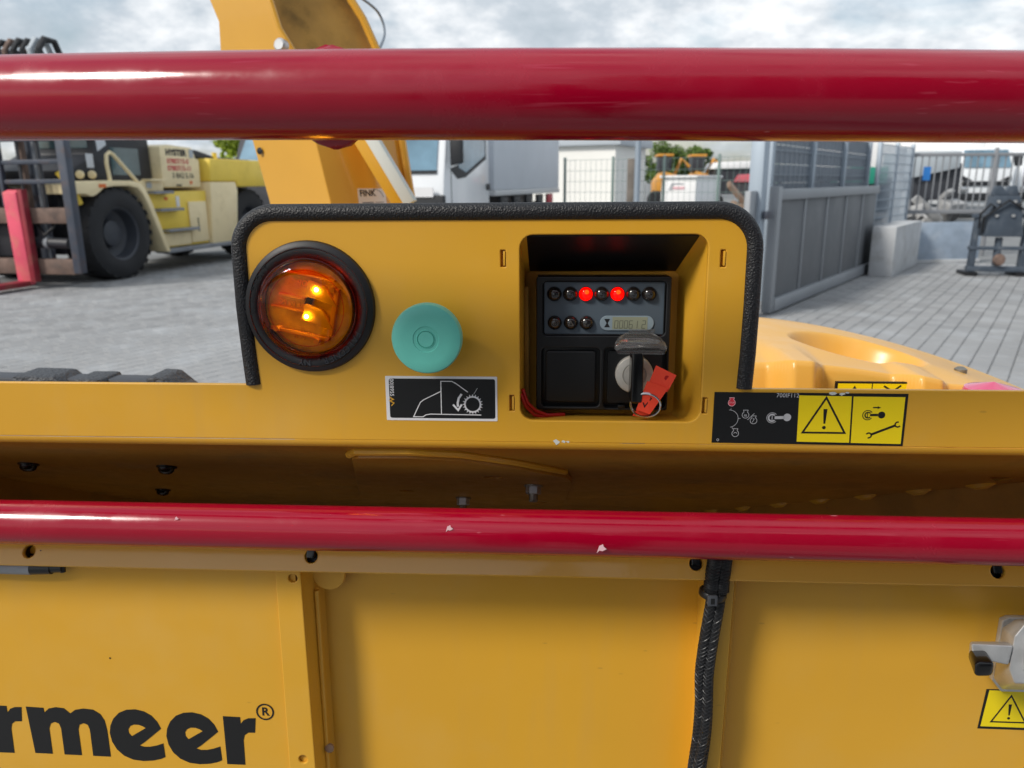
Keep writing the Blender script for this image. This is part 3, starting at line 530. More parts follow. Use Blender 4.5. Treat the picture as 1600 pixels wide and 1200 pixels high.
# hood with lettering
hood = MB(FF).prism([(1.38, 1.36), (1.40, 2.02), (1.62, 2.06), (2.28, 2.03), (2.34, 1.86), (2.44, 1.84), (2.42, 1.36)], -0.9, 1.02, 'x').build('hood', 'fl_cream', fl, 0.03)
FT = FF @ Matrix.Translation((1.024, 0, 0)) @ Matrix(((0, 0, 1, 0), (1, 0, 0, 0), (0, 1, 0, 0), (0, 0, 0, 1)))
text('hood_print', 'HYSTER', 0.135, 1.80, 1.93, 0.0, 'ink', hood, FT, k=1, bold=0.008, sx=1.15)
text('hood_print', '07807/15-0', 0.115, 1.83, 1.79, 0.0, 'decal_red', hood, FT, k=1, bold=0.003, sx=1.1); text('hood_print', '07807/15-11', 0.115, 1.86, 1.675, 0.0, 'decal_red', hood, FT, k=1, bold=0.003, sx=1.1)
text('hood_print', '3 8A2 5.16', 0.12, 1.93, 1.555, 0.0, 'ink', hood, FT, k=1, bold=0.002, sx=1.1)
MB(FF).box(1.022, 1.028, 2.16, 2.27, 1.86, 2.0).build('sticker', 'container_grey', hood); MB(FF).box(1.022, 1.03, 2.1, 2.16, 1.42, 1.47).build('marker', 'orange', hood); MB(FF).box(1.022, 1.028, 1.72, 1.86, 1.385, 1.41).build('badge', 'ink', hood)
MB(FF).prism([(2.30, 1.87), (2.30, 2.03), (2.6, 2.0), (3.15, 1.90), (4.3, 1.88), (4.3, 1.84)], -0.8, 0.9, 'x').build('engine_cover', 'fl_black', fl, 0.02)
# counterweight
MB(FF).prism([(2.56, 1.46), (2.60, 1.86), (4.9, 1.86), (4.95, 1.42), (4.75, 1.36), (3.42, 1.36), (3.40, 1.46)], -1.0, 1.13, 'x').build('counterweight', 'fl_yellow', fl, 0.03)
MB(FF).prism([(2.46, 0.36), (2.56, 1.455), (3.36, 1.455), (3.42, 1.30), (3.26, 0.36)], -1.0, 1.12, 'x').build('counterweight_side', 'fl_cream', fl, 0.02)
MB(FF).box(-0.9, 0.5, 3.3, 4.8, 0.5, 1.355).build('counterweight_core', 'fl_black', fl, 0.02)
MB(FF).cyl((0.9, 3.1, 1.86), (0.9, 3.1, 1.98), 0.045).build('lifting_eye', 'fl_yellow', fl)
# side panel, steps, sill
MB(FF).prism([(1.0, 0.95), (0.84, 1.30), (2.5, 1.30), (2.45, 0.38), (1.2, 0.38)], 0.6, 1.04, 'x').build('side_panel', 'fl_yellow', fl, 0.012)
MB(FF).box(1.042, 1.07, 1.93, 2.44, 0.42, 1.12).build('tool_box', 'fl_cream', fl, 0.012); MB(FF).box(1.042, 1.06, 1.16, 1.92, 0.40, 0.62).build('lower_panel', 'fl_cream', fl, 0.008)
MB(FF).box(1.071, 1.078, 2.14, 2.16, 0.6, 0.84).build('handle', 'ink', fl)
MB(FF).box(0.98, 1.16, 0.9, 1.34, 1.47, 1.5).build('ledge', 'fl_cream', fl, 0.005); MB(FF).prism([(0.86, 1.31), (0.78, 1.47), (1.36, 1.47), (1.36, 1.31)], 0.7, 1.03, 'x').build('entry_panel', 'fl_cream', fl, 0.008)
for (y0, y1, z) in ((0.92, 1.40, 1.29), (1.02, 1.62, 1.01), (1.18, 2.0, 0.67)): MB(FF).box(1.045, 1.20, y0, y1, z-0.025, z+0.02).build('step', 'step_grey', fl, 0.006)
MB(FF).box(0.9, 1.16, 1.14, 3.0, 0.30, 0.37).build('sill', 'step_grey', fl, 0.01)
MB(FF).box(1.042, 1.047, 1.63, 1.72, 1.04, 1.22).build('notice', 'decal_white', fl); MB(FF).box(1.042, 1.05, 1.33, 1.41, 1.16, 1.21).build('marker', 'orange', fl); MB(FF).box(1.042, 1.047, 0.93, 1.05, 1.36, 1.45).build('notice', 'container_grey', fl)
# mast
for s_ in (-1, 1):
    MB(FF).prism([(s_*0.50, -0.84), (s_*0.62, -0.84), (s_*0.62, -0.66), (s_*0.50, -0.66)], 0.25, 3.18).build('mast_upright', 'fl_steel', fl, 0.008)
    MB(FF).box(s_*0.40-0.04, s_*0.40+0.04, -0.82, -0.7, 0.3, 3.05).build('inner_mast', 'fl_black', fl, 0.006)
    MB(FF).cyl((s_*0.58, -0.93, 0.95), (s_*0.56, -0.93, 2.95), 0.045).build('lift_cylinder', 'fl_rust_and_shade', fl); MB(FF).cyl((s_*0.74, -0.9, 0.35), (s_*0.74, -0.9, 3.0), 0.02, n=8).build('chain', 'step_grey', fl); MB(FF).cyl((s_*0.82, -0.9, 0.5), (s_*0.82, -0.9, 3.0), 0.013, n=8).build('hydraulic_line', 'fl_steel', fl)
MB(FF).box(-0.7, 0.7, -0.86, -0.62, 3.02, 3.16).build('mast_crosshead', 'fl_steel', fl, 0.01)
for i in range(11):
    x = -0.2+0.135*i; r_ = random.uniform(0.03, 0.048)
    MB(FF).tube([(x, -0.95, 2.7), (x, -0.98, 3.15), (x+0.01, -0.88, 3.28), (x+0.02, -0.72, 3.27), (x+0.02, -0.62, 3.05)], r_, 8).build('hose', ('hose_black', 'fl_black', 'fl_rust_and_shade', 'container_grey')[(i*7) % 10 % 4 if i % 3 == 0 else 0], fl)
MB(FF).tube([(0.9, -0.7, 1.6), (1.02, -0.6, 1.35), (1.0, -0.5, 1.15)], 0.05, 8).build('tilt_cylinder', 'fl_yellow', fl)
# carriage
for x in (-1.40, 1.28): MB(FF).prism([(x, 0.22), (x, 2.06), (x+0.14, 2.06), (x+0.12, 0.22)], -1.10, -0.98, 'y').build('carriage_post', 'fl_steel', fl, 0.008)
for x in (0.30, -0.34): MB(FF).box(x-0.03, x+0.03, -1.09, -1.02, 1.13, 2.04).build('carriage_bar', 'fl_steel', fl, 0.005)
for z in (2.02, 1.72, 1.46): MB(FF).box(-1.26, 1.275, -1.07, -1.01, z-0.03, z+0.03).build('guard_rail', 'fl_steel', fl, 0.006)
for x in (0.92, 0.6, 0.02, -0.64, -0.96): MB(FF).box(x-0.016, x+0.016, -1.05, -1.02, 1.12, 2.0).build('guard_bar', 'fl_black', fl)
MB(FF).box(-1.26, 1.275, -1.09, -0.95, 0.90, 1.11).build('upper_beam', 'fl_rust_and_shade', fl, 0.01); MB(FF).box(-1.26, 1.30, -1.09, -0.95, 0.20, 0.41).build('lower_beam', 'fl_rust_and_shade', fl, 0.01)
MB(FF).cyl((0.55, -1.0, 0.64), (1.2, -1.0, 0.62), 0.075).build('shift_cylinder', 'fl_black', fl); MB(FF).cyl((0.82, -1.0, 0.63), (0.88, -1.0, 0.63), 0.085).build('cylinder_collar', 'step_grey', fl)
MB(FF).tube([(0.7, -1.0, 0.9), (0.86, -1.06, 0.74), (0.98, -1.02, 0.84), (1.0, -0.98, 0.92)], 0.02, 8).build('hose', 'hose_black', fl); MB(FF).box(-0.6, 0.5, -0.9, -0.75, 0.42, 0.9).build('valve_block', 'fl_black', fl, 0.02)
for x0 in (0.42, -0.66):
    f_ = MB(FF).prism([(-1.12, 0.06), (-1.20, 0.06), (-1.22, 1.32), (-1.12, 1.36)], x0, x0+0.22, 'x').build('fork_shank', 'fork_red', fl, 0.01)
    MB(FF).box(x0+0.222, x0+0.30, -1.2, -1.1, 0.1, 1.36).build('fork_hook', 'fork_side', f_, 0.006)
    MB(FF).prism([(x0, -1.2), (x0+0.22, -1.2), (x0+0.2, -2.9), (x0+0.02, -2.9)], 0.045, 0.115).build('fork_blade', 'fork_side', fl, 0.008)

# ================================================================== WHITE TRUCK
TO = (-3.068, 13.625, 0); TF = yaw_frame(TO, 14)
tr = thing('box_truck', 'white box truck with grey cargo body parked behind the yellow chute', 'truck', TO)
def tp(poly, x0, x1, nm, m, bev=0.02, par=None): return MB(TF).prism(poly, x0, x1, 'x').build(nm, m, par or tr, bev)
cabt = tp([(0.0, 0.55), (-0.02, 1.25), (0.02, 1.55), (0.22, 2.45), (0.4, 2.62), (2.36, 2.62), (2.36, 0.55)], -1.14, 1.14, 'cab', 'truck_white', 0.06)
MB(TF).add([(-1.02, 0.005, 1.60), (1.0, 0.005, 1.60), (1.0, 0.19, 2.42), (-1.02, 0.19, 2.42)], [(0, 1, 2, 3)]).build('windscreen', 'truck_glass', cabt)
MB(TF).prism([(-1.0, 1.56), (1.0, 1.56), (1.0, 1.61), (-1.0, 1.61)], -0.01, 0.03, 'y').build('wiper', 'truck_black', cabt)
tp([(0.36, 1.96), (0.34, 1.60), (0.62, 1.47), (1.0, 1.5), (2.12, 1.84), (2.12, 2.46), (0.5, 2.46)], 1.142, 1.150, 'window_seal', 'truck_black', 0, cabt)
tp([(0.62, 1.98), (0.66, 1.66), (1.0, 1.58), (2.04, 1.90), (2.04, 2.40), (0.68, 2.40)], 1.151, 1.156, 'door_window', 'truck_glass', 0, cabt)
MB(TF).box(-1.16, 1.16, -0.10, 0.02, 0.5, 1.20).build('bumper', 'truck_black', tr, 0.03); MB(TF).box(-1.18, -0.3, -0.12, -0.1, 0.6, 1.05).build('bumper_trim', 'truck_white', tr, 0.01)
MB(TF).box(0.64, 0.98, -0.125, -0.101, 1.17, 1.33).build('number_plate', 'decal_white', tr); MB(TF).box(1.142, 1.16, 2.12, 2.33, 1.26, 1.38).build('door_handle', 'truck_black', cabt, 0.01)
MB(TF).box(1.141, 1.146, 0.30, 0.32, 0.75, 2.4).build('door_gap', 'truck_black', cabt)
for s_ in (-1, 1):
    MB(TF).prism([(s_*1.20, 1.7), (s_*1.42, 1.72), (s_*1.42, 2.25), (s_*1.22, 2.25)], 0.12, 0.24, 'y').build('mirror', 'truck_black', tr, 0.03); MB(TF).tube([(s_*1.12, 0.25, 1.65), (s_*1.3, 0.2, 1.7), (s_*1.33, 0.2, 2.2), (s_*1.12, 0.3, 2.4)], 0.02, 8).build('mirror_arm', 'truck_white', tr)
    for y in (1.15, 6.2): MB(TF).lathe([(0.22, 0), (0.44, 0.02), (0.48, 0.1), (0.44, 0.26), (0.0, 0.26)], (s_*1.0-0.13, y, 0.48), (1, 0, 0), 24).build('wheel', 'tyre', tr)
MB(TF).box(-0.98, -0.55, -0.09, -0.02, 1.3, 1.5).build('headlight', 'chrome', tr, 0.02)
MB(TF).box(-1.2, 1.16, 2.58, 7.85, 1.26, 3.4).build('cargo_box', 'truck_box', tr, 0.015); MB(TF).box(-1.21, 1.18, 2.58, 7.86, 1.14, 1.255).build('cargo_rail', 'box_rail', tr, 0.01); MB(TF).box(-0.5, 0.5, 0.4, 7.7, 0.5, 1.12).build('chassis', 'truck_black', tr, 0.02)
for i in range(5): MB(TF).box(1.05, 1.12, 3.1+i*0.95, 3.6+i*0.95, 0.85, 1.12).build('side_bracket', 'red_body' if i == 4 else 'truck_black', tr, 0.01)

# ================================================================== WOOD CHIPPER
MM = 0.001
PF = lean_frame((0, 0.50, 1.30), 2)        # control plate
HF = lean_frame((0, 0.528, 1.30), 2)       # instrument housing face, 28 mm deeper
TRF = lean_frame((0, 0.4956, 1.1648), 4)       # folded infeed tray
def sh(M, u, v, w):                        # a spot read off the frame's zero plane, carried to depth w along its sight line
    c = (M.inverted() @ Vector((0, 0, CAM_H)))/(KT if M is TRF else MM); s_ = (c.z-w)/c.z; return (c.x+(u-c.x)*s_, c.y+(v-c.y)*s_)
ch = thing('wood_chipper', 'yellow wood chipper with red feed bars and a control panel, close in front', 'wood chipper', (0, 1.1, 0))
def mb(F=PF): return MB(F, MM)

# --- control plate: wide band with the raised console part, lamp and recess openings
L_, R_, T_ = -212, 123.8, 82
def arc(cx, cy, r, a0, a1, n=8): return [(cx+r*cos(rad(a0+(a1-a0)*i/n)), cy+r*sin(rad(a0+(a1-a0)*i/n))) for i in range(n+1)]
outer = [(-640, -72), (540, -72), (540, -33.2), (R_+4, -33.2)] + arc(R_+3, -29.2, 4, 270, 180, 3) + arc(R_-1-24, T_-24, 24, 0, 90) + arc(L_+24, T_-24, 24, 90, 180) + arc(L_-3, -28.8, 4, 0, -90, 3) + [(-640, -32.8)]
SLOTS = ((-36.8, 52.3), (104.1, 52.1), (-31.5, -44.5), (97.2, -45.0))
holes = [rrect(-26, 94.6, -56.5, 67.5, 9), circ(-165, 20, 33)] + [rrect(u-1.6, u+1.6, v-5.5, v+5.5, 0.4, 2) for u, v in SLOTS]
plate = flat('control_plate', [outer]+holes, -4, 0, 'yellow', ch, PF, bevel=0.7)
for u, v in SLOTS: mb().box(u-2.2, u+2.2, v-6, v+6, -7.5, -4.2).build('clip_backing', 'yellow', plate); 
for u, v in SLOTS: mb().box(u+0.2, u+1.5, v-4.6, v+4.8, -4.2, 0.5).build('slot_clip', 'yellow', plate, 0.0003)
# rolled lower edge turning into the sloping hopper roof
n_out = Vector((0, -1)); pr = []
for i in range(9):
    q = rad(90+ (128-0)*0*i); a = rad(180 + 52*i/8)       # local profile angle
    pr.append((-72 - 7*sin(a-pi), -7 - 7*cos(a)))          # (v, w)
eb = MB(PF, MM); vs = []
for (v, w) in pr: vs += [(-640, v, w), (540, v, w)]
eb.add(vs, [(2*i, 2*i+1, 2*i+3, 2*i+2) for i in range(len(pr)-1)]).build('rolled_edge', 'yellow', plate)
v_end, w_end = pr[-1]; rp = PF @ Vector((0, v_end*MM, w_end*MM))
al = rad(28.5); RFm = Matrix(((1, 0, 0, 0), (0, cos(al), -sin(al), rp.y), (0, -sin(al), -cos(al), rp.z), (0, 0, 0, 1)))   # x, inward along the roof, outward normal (down, towards viewer)
SL, SR = (Vector((-0.575, 0, 0)), Vector((-0.557, 0.6, 0))), (Vector((0.448, 0, 0)), Vector((0.137, 0.6, 0)))
ro = MB(RFm).add([(-0.64, 0, 0), (0.54, 0, 0), (0.56, 0.03, 0), (0.17, 0.62, 0), (-0.60, 0.62, 0), (-0.66, 0.03, 0)], [(0, 5, 4, 3, 2, 1)]).build('hopper_roof', 'hopper_inside_shaded', ch, smooth=0)
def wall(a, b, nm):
    A, B = RFm @ (Vector(a)+Vector((0, 0, -0.01))), RFm @ (Vector(b)+Vector((0, 0, -0.01))); d = Vector((0, 0, -0.40)); return MB().add([A, B, B+d, A+d], [(0, 1, 2, 3)]).build(nm, 'hopper_inside_shaded', ch, smooth=0)
wall(SL[0]+Vector((0, 0.03, 0)), SL[1], 'hopper_side'); wall(SR[0]+Vector((0, 0.03, 0)), SR[1], 'hopper_side'); wall(SL[1], SR[1], 'hopper_back').data.materials[0] = MATS['fl_rust_and_shade']  # back wall coloured dark to deepen the hopper's shade
MB().box(-0.6, 0.5, 0.53, 1.08, 0.62, 0.64).build('hopper_floor', 'fl_rust_and_shade', ch)  # floor coloured dark as well, cutting bounce light inside
for i in range(9):                                           # stitch welds along the right seam
    f_ = 0.16+0.09*i; p = SR[0].lerp(SR[1], f_); q = SR[0].lerp(SR[1], f_+0.04); MB(RFm).tube([p, p.lerp(q, .3), p.lerp(q, .7), q], [0.001, 0.0045, 0.0045, 0.001], 8).build('weld_bead', 'yellow', ro)
br = flat('bracket', [[(-151, 30), (-149, 22), (-143, 16), (-106, 13), (-70, 22), (-35, 57), (3, 108), (9, 120), (12, 150), (6, 390), (-235, 390)], circ(-152, 245, 8), circ(-54, 118, 8), circ(-19, 350, 8)], 0.6, 6.0, 'hopper_inside_shaded', ch, RFm, bevel=0.6)
mb(RFm).tube([(-152, 24, 2), (-144, 12, 1.5), (-106, 9, 1.5), (-69, 18, 1.5), (-33, 53, 1.5), (6, 106, 1.5)], 3, 8).build('weld_bead', 'yellow', ro)
for x, t in ((-101, 300), (-22, 172)):
    mb(RFm).lathe([(8.5, 6), (8.5, 7.4), (0, 7.4)], (x, t, 0), n=24).build('washer', 'zinc_dull', br); mb(RFm).lathe([(7, 7.4), (7, 13.5), (6, 14.2), (0, 14.2)], (x, t, 0), n=6).build('nut', 'zinc', br); mb(RFm).lathe([(4, 14), (4, 20), (3.2, 21), (0, 21)], (x, t, 0), n=14).build('bolt_end', 'zinc_dull', br)
for x, t in ((-461, 118), (-339, 122), (-449, 330)):
    mb(RFm).lathe([(8.5, 0.2), (8.5, 1.4), (6.8, 2.0), (6.4, 4.4), (5, 6), (2.6, 7), (0, 7.2)], (x, t, 0), n=20).build('rivet', 'plastic_gloss', ro)
# paint chip on the rolled edge
for (u, v, r_) in ((-1, -71.5, 2.2), (3.4, -71.0, 1.5), (6.5, -71.2, 1.1)): mb().poly([(u+r_*cos(j*0.9)*(0.5+random.random()), v+r_*0.7*sin(j*0.9)*(0.5+random.random())) for j in range(7)], 0.15).build('paint_chip', 'primer', plate, smooth=0)
for (u, v, r_) in ((180, -35.6, 2.0), (186, -36, 1.6), (189, -35.2, 1.3)): mb().poly([(u+r_*cos(j*0.9)*(0.6+random.random()), v+r_*0.55*sin(j*0.9)*(0.5+random.random())) for j in range(7)], 0.45).build('paint_chip', 'primer', plate, smooth=0)

# --- black edge trim
path = [(-209.5, -33), (-210.8, -10), (-212, 20)] + arc(L_+24, T_-24, 24, 180, 90, 10) + [(-100, T_), (0, T_)] + arc(R_-24, T_-24, 24, 90, 0, 10) + [(R_, 20), (R_-0.5, -10), (R_-1.5, -33)]
tb = mb(); tb.tube([(p[0], p[1], -2.5) for p in path], 5.5, 16, ell=(1.05, 1.05)).build('edge_trim', 'rubber', ch)

# --- amber marker lamp
lo = sh(PF, -165, 20.5, 0); LO = (-166.0, 20.5, 0)
lamp = mb().lathe([(31, -10), (31, 1), (33.6, 4.0), (36.5, 5.6), (40.5, 5.2), (43.3, 3.2), (44, 0.4), (42, -0.5), (33, -0.5)], LO, n=72, closed=True).build('marker_lamp', 'rubber_smooth', ch)
mb().lathe([(38.9, 5.2), (39.5, 6.0), (40.2, 5.1)], LO, n=72, closed=True).build('grommet_ridge', 'rubber_smooth', lamp)
mb().lathe([(32.5, -1), (32.5, -11), (0, -11)], LO, n=48).build('lamp_base', 'amber_base', lamp)
dome = [(33, 2), (32.6, 8)] + [(32.0*cos(rad(a)), 8.5+11*sin(rad(a))) for a in range(6, 91, 7)]; dome[-1] = (0, 19.5)
ld = mb(); ld.lathe(dome, LO, n=64); ld.f = [f for f in ld.f if len(f) < 10]; ld.build('lens', 'amber_lens', lamp)
mb().lathe([(33.3, 1), (33.0, 8.2), (31.4, 9.4), (30.4, 8.2), (30.8, 1)], LO, n=64, closed=True).build('lens_rim', 'amber_rim', lamp)
mb().lathe([(25.3, 9.5), (25.0, 10.2), (24.7, 9.5)], LO, n=64, closed=True).build('lens_ring', 'amber_lens', lamp)
cxl, cyl_ = LO[0], LO[1]; tl_ = rad(-12)
def lr(x, y): return (cxl+x*cos(tl_)-y*sin(tl_), cyl_+x*sin(tl_)+y*cos(tl_))
for (y0, y1) in ((7, 18), (-9, 2.5)):
    q = mb(); q.prism([lr(-4, y0), lr(3, y0-0.5), lr(19, y0-3), lr(9, y1-2), lr(-3, y1)], -0.9, 5.0); q.build('reflector', 'amber_print', lamp, 0.0012)
for (x0, x1, y0, y1, h_) in ((-24, 16, -20, -17.5, 3), (-22, -4, 4, 5.6, 2.5), (-26, -2, -4.5, -3, 2.5), (-20, 14, 20, 21.6, 3), (15, 18, -16, 16, 3.5)):
    q = mb(); q.prism([lr(x0, y0), lr(x1, y0), lr(x1, y1), lr(x0, y1)], -0.95, h_); q.build('moulded_rib', 'amber_peg', lamp, 0.0004)
mb().prism([lr(-4, 1.5), lr(0, 1.0), lr(1, 5.5), lr(-3, 6)], -0.9, 2.2).build('circuit_chip', 'ink', lamp, 0.0003)
for (x, y) in ((3.5, 13.0), (-0.5, -6)): c_ = lr(x, y); mb().lathe([(1.4, 5.0), (1.2, 5.8), (0, 6.4)], (c_[0], c_[1], 0), n=16).build('led', 'led', lamp)
for (x, y) in ((14, 15), (9, -21), (-19, -18)): c_ = lr(x, y); mb().cyl((c_[0], c_[1], -1), (c_[0], c_[1], 7), 1.8, n=10).build('peg', 'amber_peg', lamp)
for s_, x, y, sz in (('TOP', -6, 14.5, 5.5), ('SAE P2 PC', -12, -0.5, 4.6), ('TOP', -5, -21.5, 5.5)):
    c_ = lr(x, y); text('moulded_print', s_, sz, c_[0], c_[1], -0.6, 'amber_print', lamp, PF, rot=tl_, mirror=True, ex=0.3)
def arc_text(s_, r_, a0, step, size, z):
    for i, c_ in enumerate(s_):
        a = rad(a0-step*i)
        if c_ != ' ': yield text('letter', c_, size, LO[0]+r_*cos(a), LO[1]+r_*sin(a), z, 'rubber_smooth', None, PF, rot=a-pi/2, ex=0.25)
joinmesh('moulded_lettering', list(arc_text('FALCONER, NY', 36.6, -28, 6.6, 6.2, 5.9)), 'dark_plastic', lamp)
joinmesh('moulded_lettering', list(arc_text('N.I DROIT', 37.0, 184, 6.0, 5.6, 5.75)), 'rubber_smooth', lamp)

# --- green push button
GB = (-84.2, 3.4, 0)
btn = mb().lathe([(13, -8), (13, 6), (13.5, 12), (20, 15), (22.4, 17.5), (22.6, 24), (21.8, 26), (19.5, 27.0), (15, 27.2), (8.4, 27.2), (8.0, 26.7), (6.0, 26.7), (5.6, 27.2), (5.2, 26.4), (4.9, 27.1), (0, 27.1)], GB, n=64).build('push_button', 'green_button', ch)
bc = sh(PF, GB[0], GB[1], 0); mb().lathe([(15, 0), (15, 4), (13.2, 5)], GB, n=40).build('button_collar', 'plastic', btn)

# --- decals
def decal(F, par, x0, x1, y0, y1, m, r=1.2, z=0.25, nm='decal'): return flat(nm, [rrect(x0, x1, y0, y1, r, 3)], 0.05, z, m, par, F)
d1 = decal(PF, ch, -117.6, -41.4, -57.2, -26.2, 'decal_white', 0.5); flat('decal_field', [rrect(-115.2, -42.8, -55.5, -27.9, 1.4, 3)], 0.26, 0.32, 'decal_black', d1, PF)
st = mb(); z = 0.36
st.stroke([(-69.5, -31.2), (-72, -29.6), (-79.6, -29.6), (-79.7, -52.8)], 0.6, z); st.stroke([(-70.5, -30.2), (-61.4, -37.0)], 0.6, z); st.stroke([(-79.7, -36.6), (-91.7, -42.6), (-94, -44.4), (-99.0, -54.6), (-92.4, -54.6), (-90.5, -53.2), (-87.2, -52.6), (-52.4, -52.9)], 0.6, z); st.stroke([(-57.4, -38.5), (-54.8, -34.2)], 0.2, z)
gc = (-58.2, -45.5); st.ring(gc, 5.3, 1.1, z)
for i in range(20): a = 2*pi*i/20; st.poly([(gc[0]+5.7*cos(a-0.09), gc[1]+5.7*sin(a-0.09)), (gc[0]+7.2*cos(a), gc[1]+7.2*sin(a)), (gc[0]+5.7*cos(a+0.09), gc[1]+5.7*sin(a+0.09))], z)
st.stroke([(-65.6, -38.4), (-67.6, -41.2), (-68.4, -44.5), (-68.3, -47.2)], 1.5, z); st.stroke([(-71.6, -45.8), (-68.2, -49.6), (-65.6, -45.6)], 1.3, z)
st.build('decal_print', 'decal_white', d1, smooth=0)
text('decal_number', '700|8955_', 3.8, -113.4, -34.2, 0.36, 'decal_white', d1, PF, rot=-pi/2, bold=0.02)
mb().stroke([(-115, -41), (-112.5, -42.5), (-115, -43.5), (-112.2, -45), (-114, -47)], 0.7, 0.4).build('scratch', 'yellow', d1, smooth=0)
# warning decal on the band (left field black, two yellow fields)
d2 = flat('decal', [[(103.2, -35.4), (228.2, -35.6), (228.1, -71.2), (103.0, -70.4)]], 0.05, 0.25, 'decal_black', ch, PF)
flat('decal_field', [[(158.4, -37.2), (192.2, -37.6), (193.2, -69.3), (159.0, -69.0)]], 0.26, 0.32, 'decal_yellow', d2, PF); flat('decal_field', [[(193.4, -37.7), (226.4, -37.8), (226.6, -69.8), (194.3, -69.4)]], 0.26, 0.32, 'decal_yellow', d2, PF)
def warn(q, cx, cy, h, z):
    w_ = h*1.14; q.stroke([(cx, cy+h*0.62), (cx-w_*0.5, cy-h*0.38), (cx+w_*0.5, cy-h*0.38)], h*0.055, z, True); q.poly([(cx-h*0.055, cy+h*0.30), (cx+h*0.055, cy+h*0.30), (cx+h*0.025, cy-h*0.12), (cx-h*0.025, cy-h*0.12)], z); q.disc((cx, cy-h*0.23), h*0.05, z, 12)
k_ = mb(); warn(k_, 176.0, -53.5, 24, 0.36)
k_.ring((203.5, -50.2), 3.2, 0.6, 0.36, 35, 325); k_.ring((203.7, -50.2), 1.9, 0.9, 0.36, 40, 320); k_.stroke([(203.4, -48.8), (203.4, -51.6)], 0.6, 0.36); k_.stroke([(205, -50.1), (210, -50.0)], 1.7, 0.36); k_.disc((212.4, -50.0), 2.4, 0.36, 16); k_.stroke([(206.4, -45), (209.6, -45)], 0.9, 0.36); k_.poly([(209.4, -44), (211.6, -45), (209.4, -46)], 0.36)
k_.stroke([(206.6, -63.6), (222.2, -56.9)], 1.6, 0.36)
for (x, y, a) in ((205.4, -64.1, 203), (223.4, -56.4, 23)): k_.ring((x, y), 1.7, 1.0, 0.36, a+50, a+310, 14)
k_.build('decal_print', 'ink', d2, smooth=0)
w_ = mb()
def engine(q, x, y, s_, z=0.36, w=0.35): q.ring((x, y), 2.2*s_, w, z, 118, 422, 20); q.stroke([(x-1.1*s_, y+1.9*s_), (x-1.5*s_, y+3.3*s_), (x+1.5*s_, y+3.3*s_), (x+1.1*s_, y+1.9*s_)], w, z)
engine(w_, 124.3, -50.9, 1); engine(w_, 129.8, -54.8, 1); engine(w_, 118.3, -63.8, 1); w_.ring((113.6, -53.6), 6.0, 0.3, 0.36, -80, 92, 24); w_.stroke([(114.6, -46.4), (114.5, -47.8)], 0.3, 0.36); w_.stroke([(119.6, -53.3), (121.2, -53.3)], 0.3, 0.36); w_.stroke([(115.8, -59.2), (116.4, -60.8)], 0.3, 0.36); w_.stroke([(125.8, -54.3), (130, -49.8)], 0.35, 0.36)
w_.ring((141.8, -52.7), 3.5, 0.35, 0.36, 40, 320); w_.ring((141.8, -52.7), 2.3, 1.1, 0.36, 45, 315); w_.stroke([(141.8, -51.2), (141.8, -54.2)], 0.5, 0.36); w_.stroke([(143.4, -52.6), (150, -52.4)], 2.0, 0.36); w_.disc((151.6, -52.3), 2.6, 0.36, 18)
for (x, y) in ((124.3, -51.1), (123.6, -51.1), (125.0, -51.1)): w_.stroke([(x, y-1), (x, y+0.6)], 0.3, 0.36)
w_.stroke([(129.2, -53.4), (130.2, -53.6), (129.0, -56)], 0.35, 0.36); w_.ring((118.3, -64.2), 1.1, 0.35, 0.36, 20, 160, 10); w_.ring((107.0, -68.4), 0.7, 0.3, 0.36)
w_.build('decal_print', 'decal_grey', d2, smooth=0)
text('decal_number', '700IF112', 4.0, 151, -37.4, 0.36, 'decal_grey', d2, PF, bold=0.02)
q = mb(); q.disc((114.8, -42.5), 2.3, 0.36, 18); q.poly([(113.5, -41), (116.1, -41), (116.4, -39.3), (113.2, -39.3)], 0.37); q.build('decal_print', 'decal_red', d2, smooth=0); q = mb(); engine(q, 114.8, -42.6, 1.05, 0.40, 0.3); q.build('decal_print', 'decal_pink', d2, smooth=0); text('decal_number', 'STOP', 1.5, 114.8, -42.6, 0.42, 'decal_pink', d2, PF)

# --- recess with instrument housing
rec = mb(); loft(rec, [[(p[0], p[1], -3.5) for p in rrect(-26.6, 95.2, -57.1, 68.1, 9)], [(p[0], p[1], -50) for p in rrect(-24, 84, -64, 40, 4)]], cap1=True)
recess = rec.build('recess_box', 'yellow', ch, smooth=40)
mb().add([(-24.5, 66.2, -5), (89.5, 66.2, -5), (81.8, 40.6, -48.5), (-22.4, 40.6, -48.5), (-24.5, 68, -5), (89.5, 68, -5), (81.8, 42, -48.5), (-22.4, 42, -48.5)], [(0, 1, 2, 3), (4, 5, 6, 7), (0, 1, 5, 4)]).build('folded_cover', 'plastic', recess, smooth=0)
mb().tube([(-23.5, 30, -40), (-23, 0, -38), (-23, -40, -38), (-22, -58, -40)], 2.0, 8).build('sealing_strip', 'yellow_dirty', recess)
mb().tube([(-25.0, -38, -14), (-22, -48, -16), (-16, -55, -20), (-8, -58.6, -22), (4, -60, -30)], 1.4, 8).build('red_wire', 'wire_red', recess); mb().tube([(-26, -41, -12), (-23.0, -50, -14), (-17, -57.4, -18), (-9, -60, -22)], 1.2, 8).build('red_wire', 'wire_red', recess)
def hm(): return MB(HF, MM)
hou = flat('instrument_housing', [rrect(-16, 76.5, -57, 37.4, 2), rrect(-11.5, 73, -3.6, 34.4, 3.2), rrect(-12.2, 28.8, -54.6, -12.0, 3.4), rrect(31.6, 75.2, -55.4, -12.0, 3.4)], -5, 0, 'plastic', ch, HF, bevel=0.8)
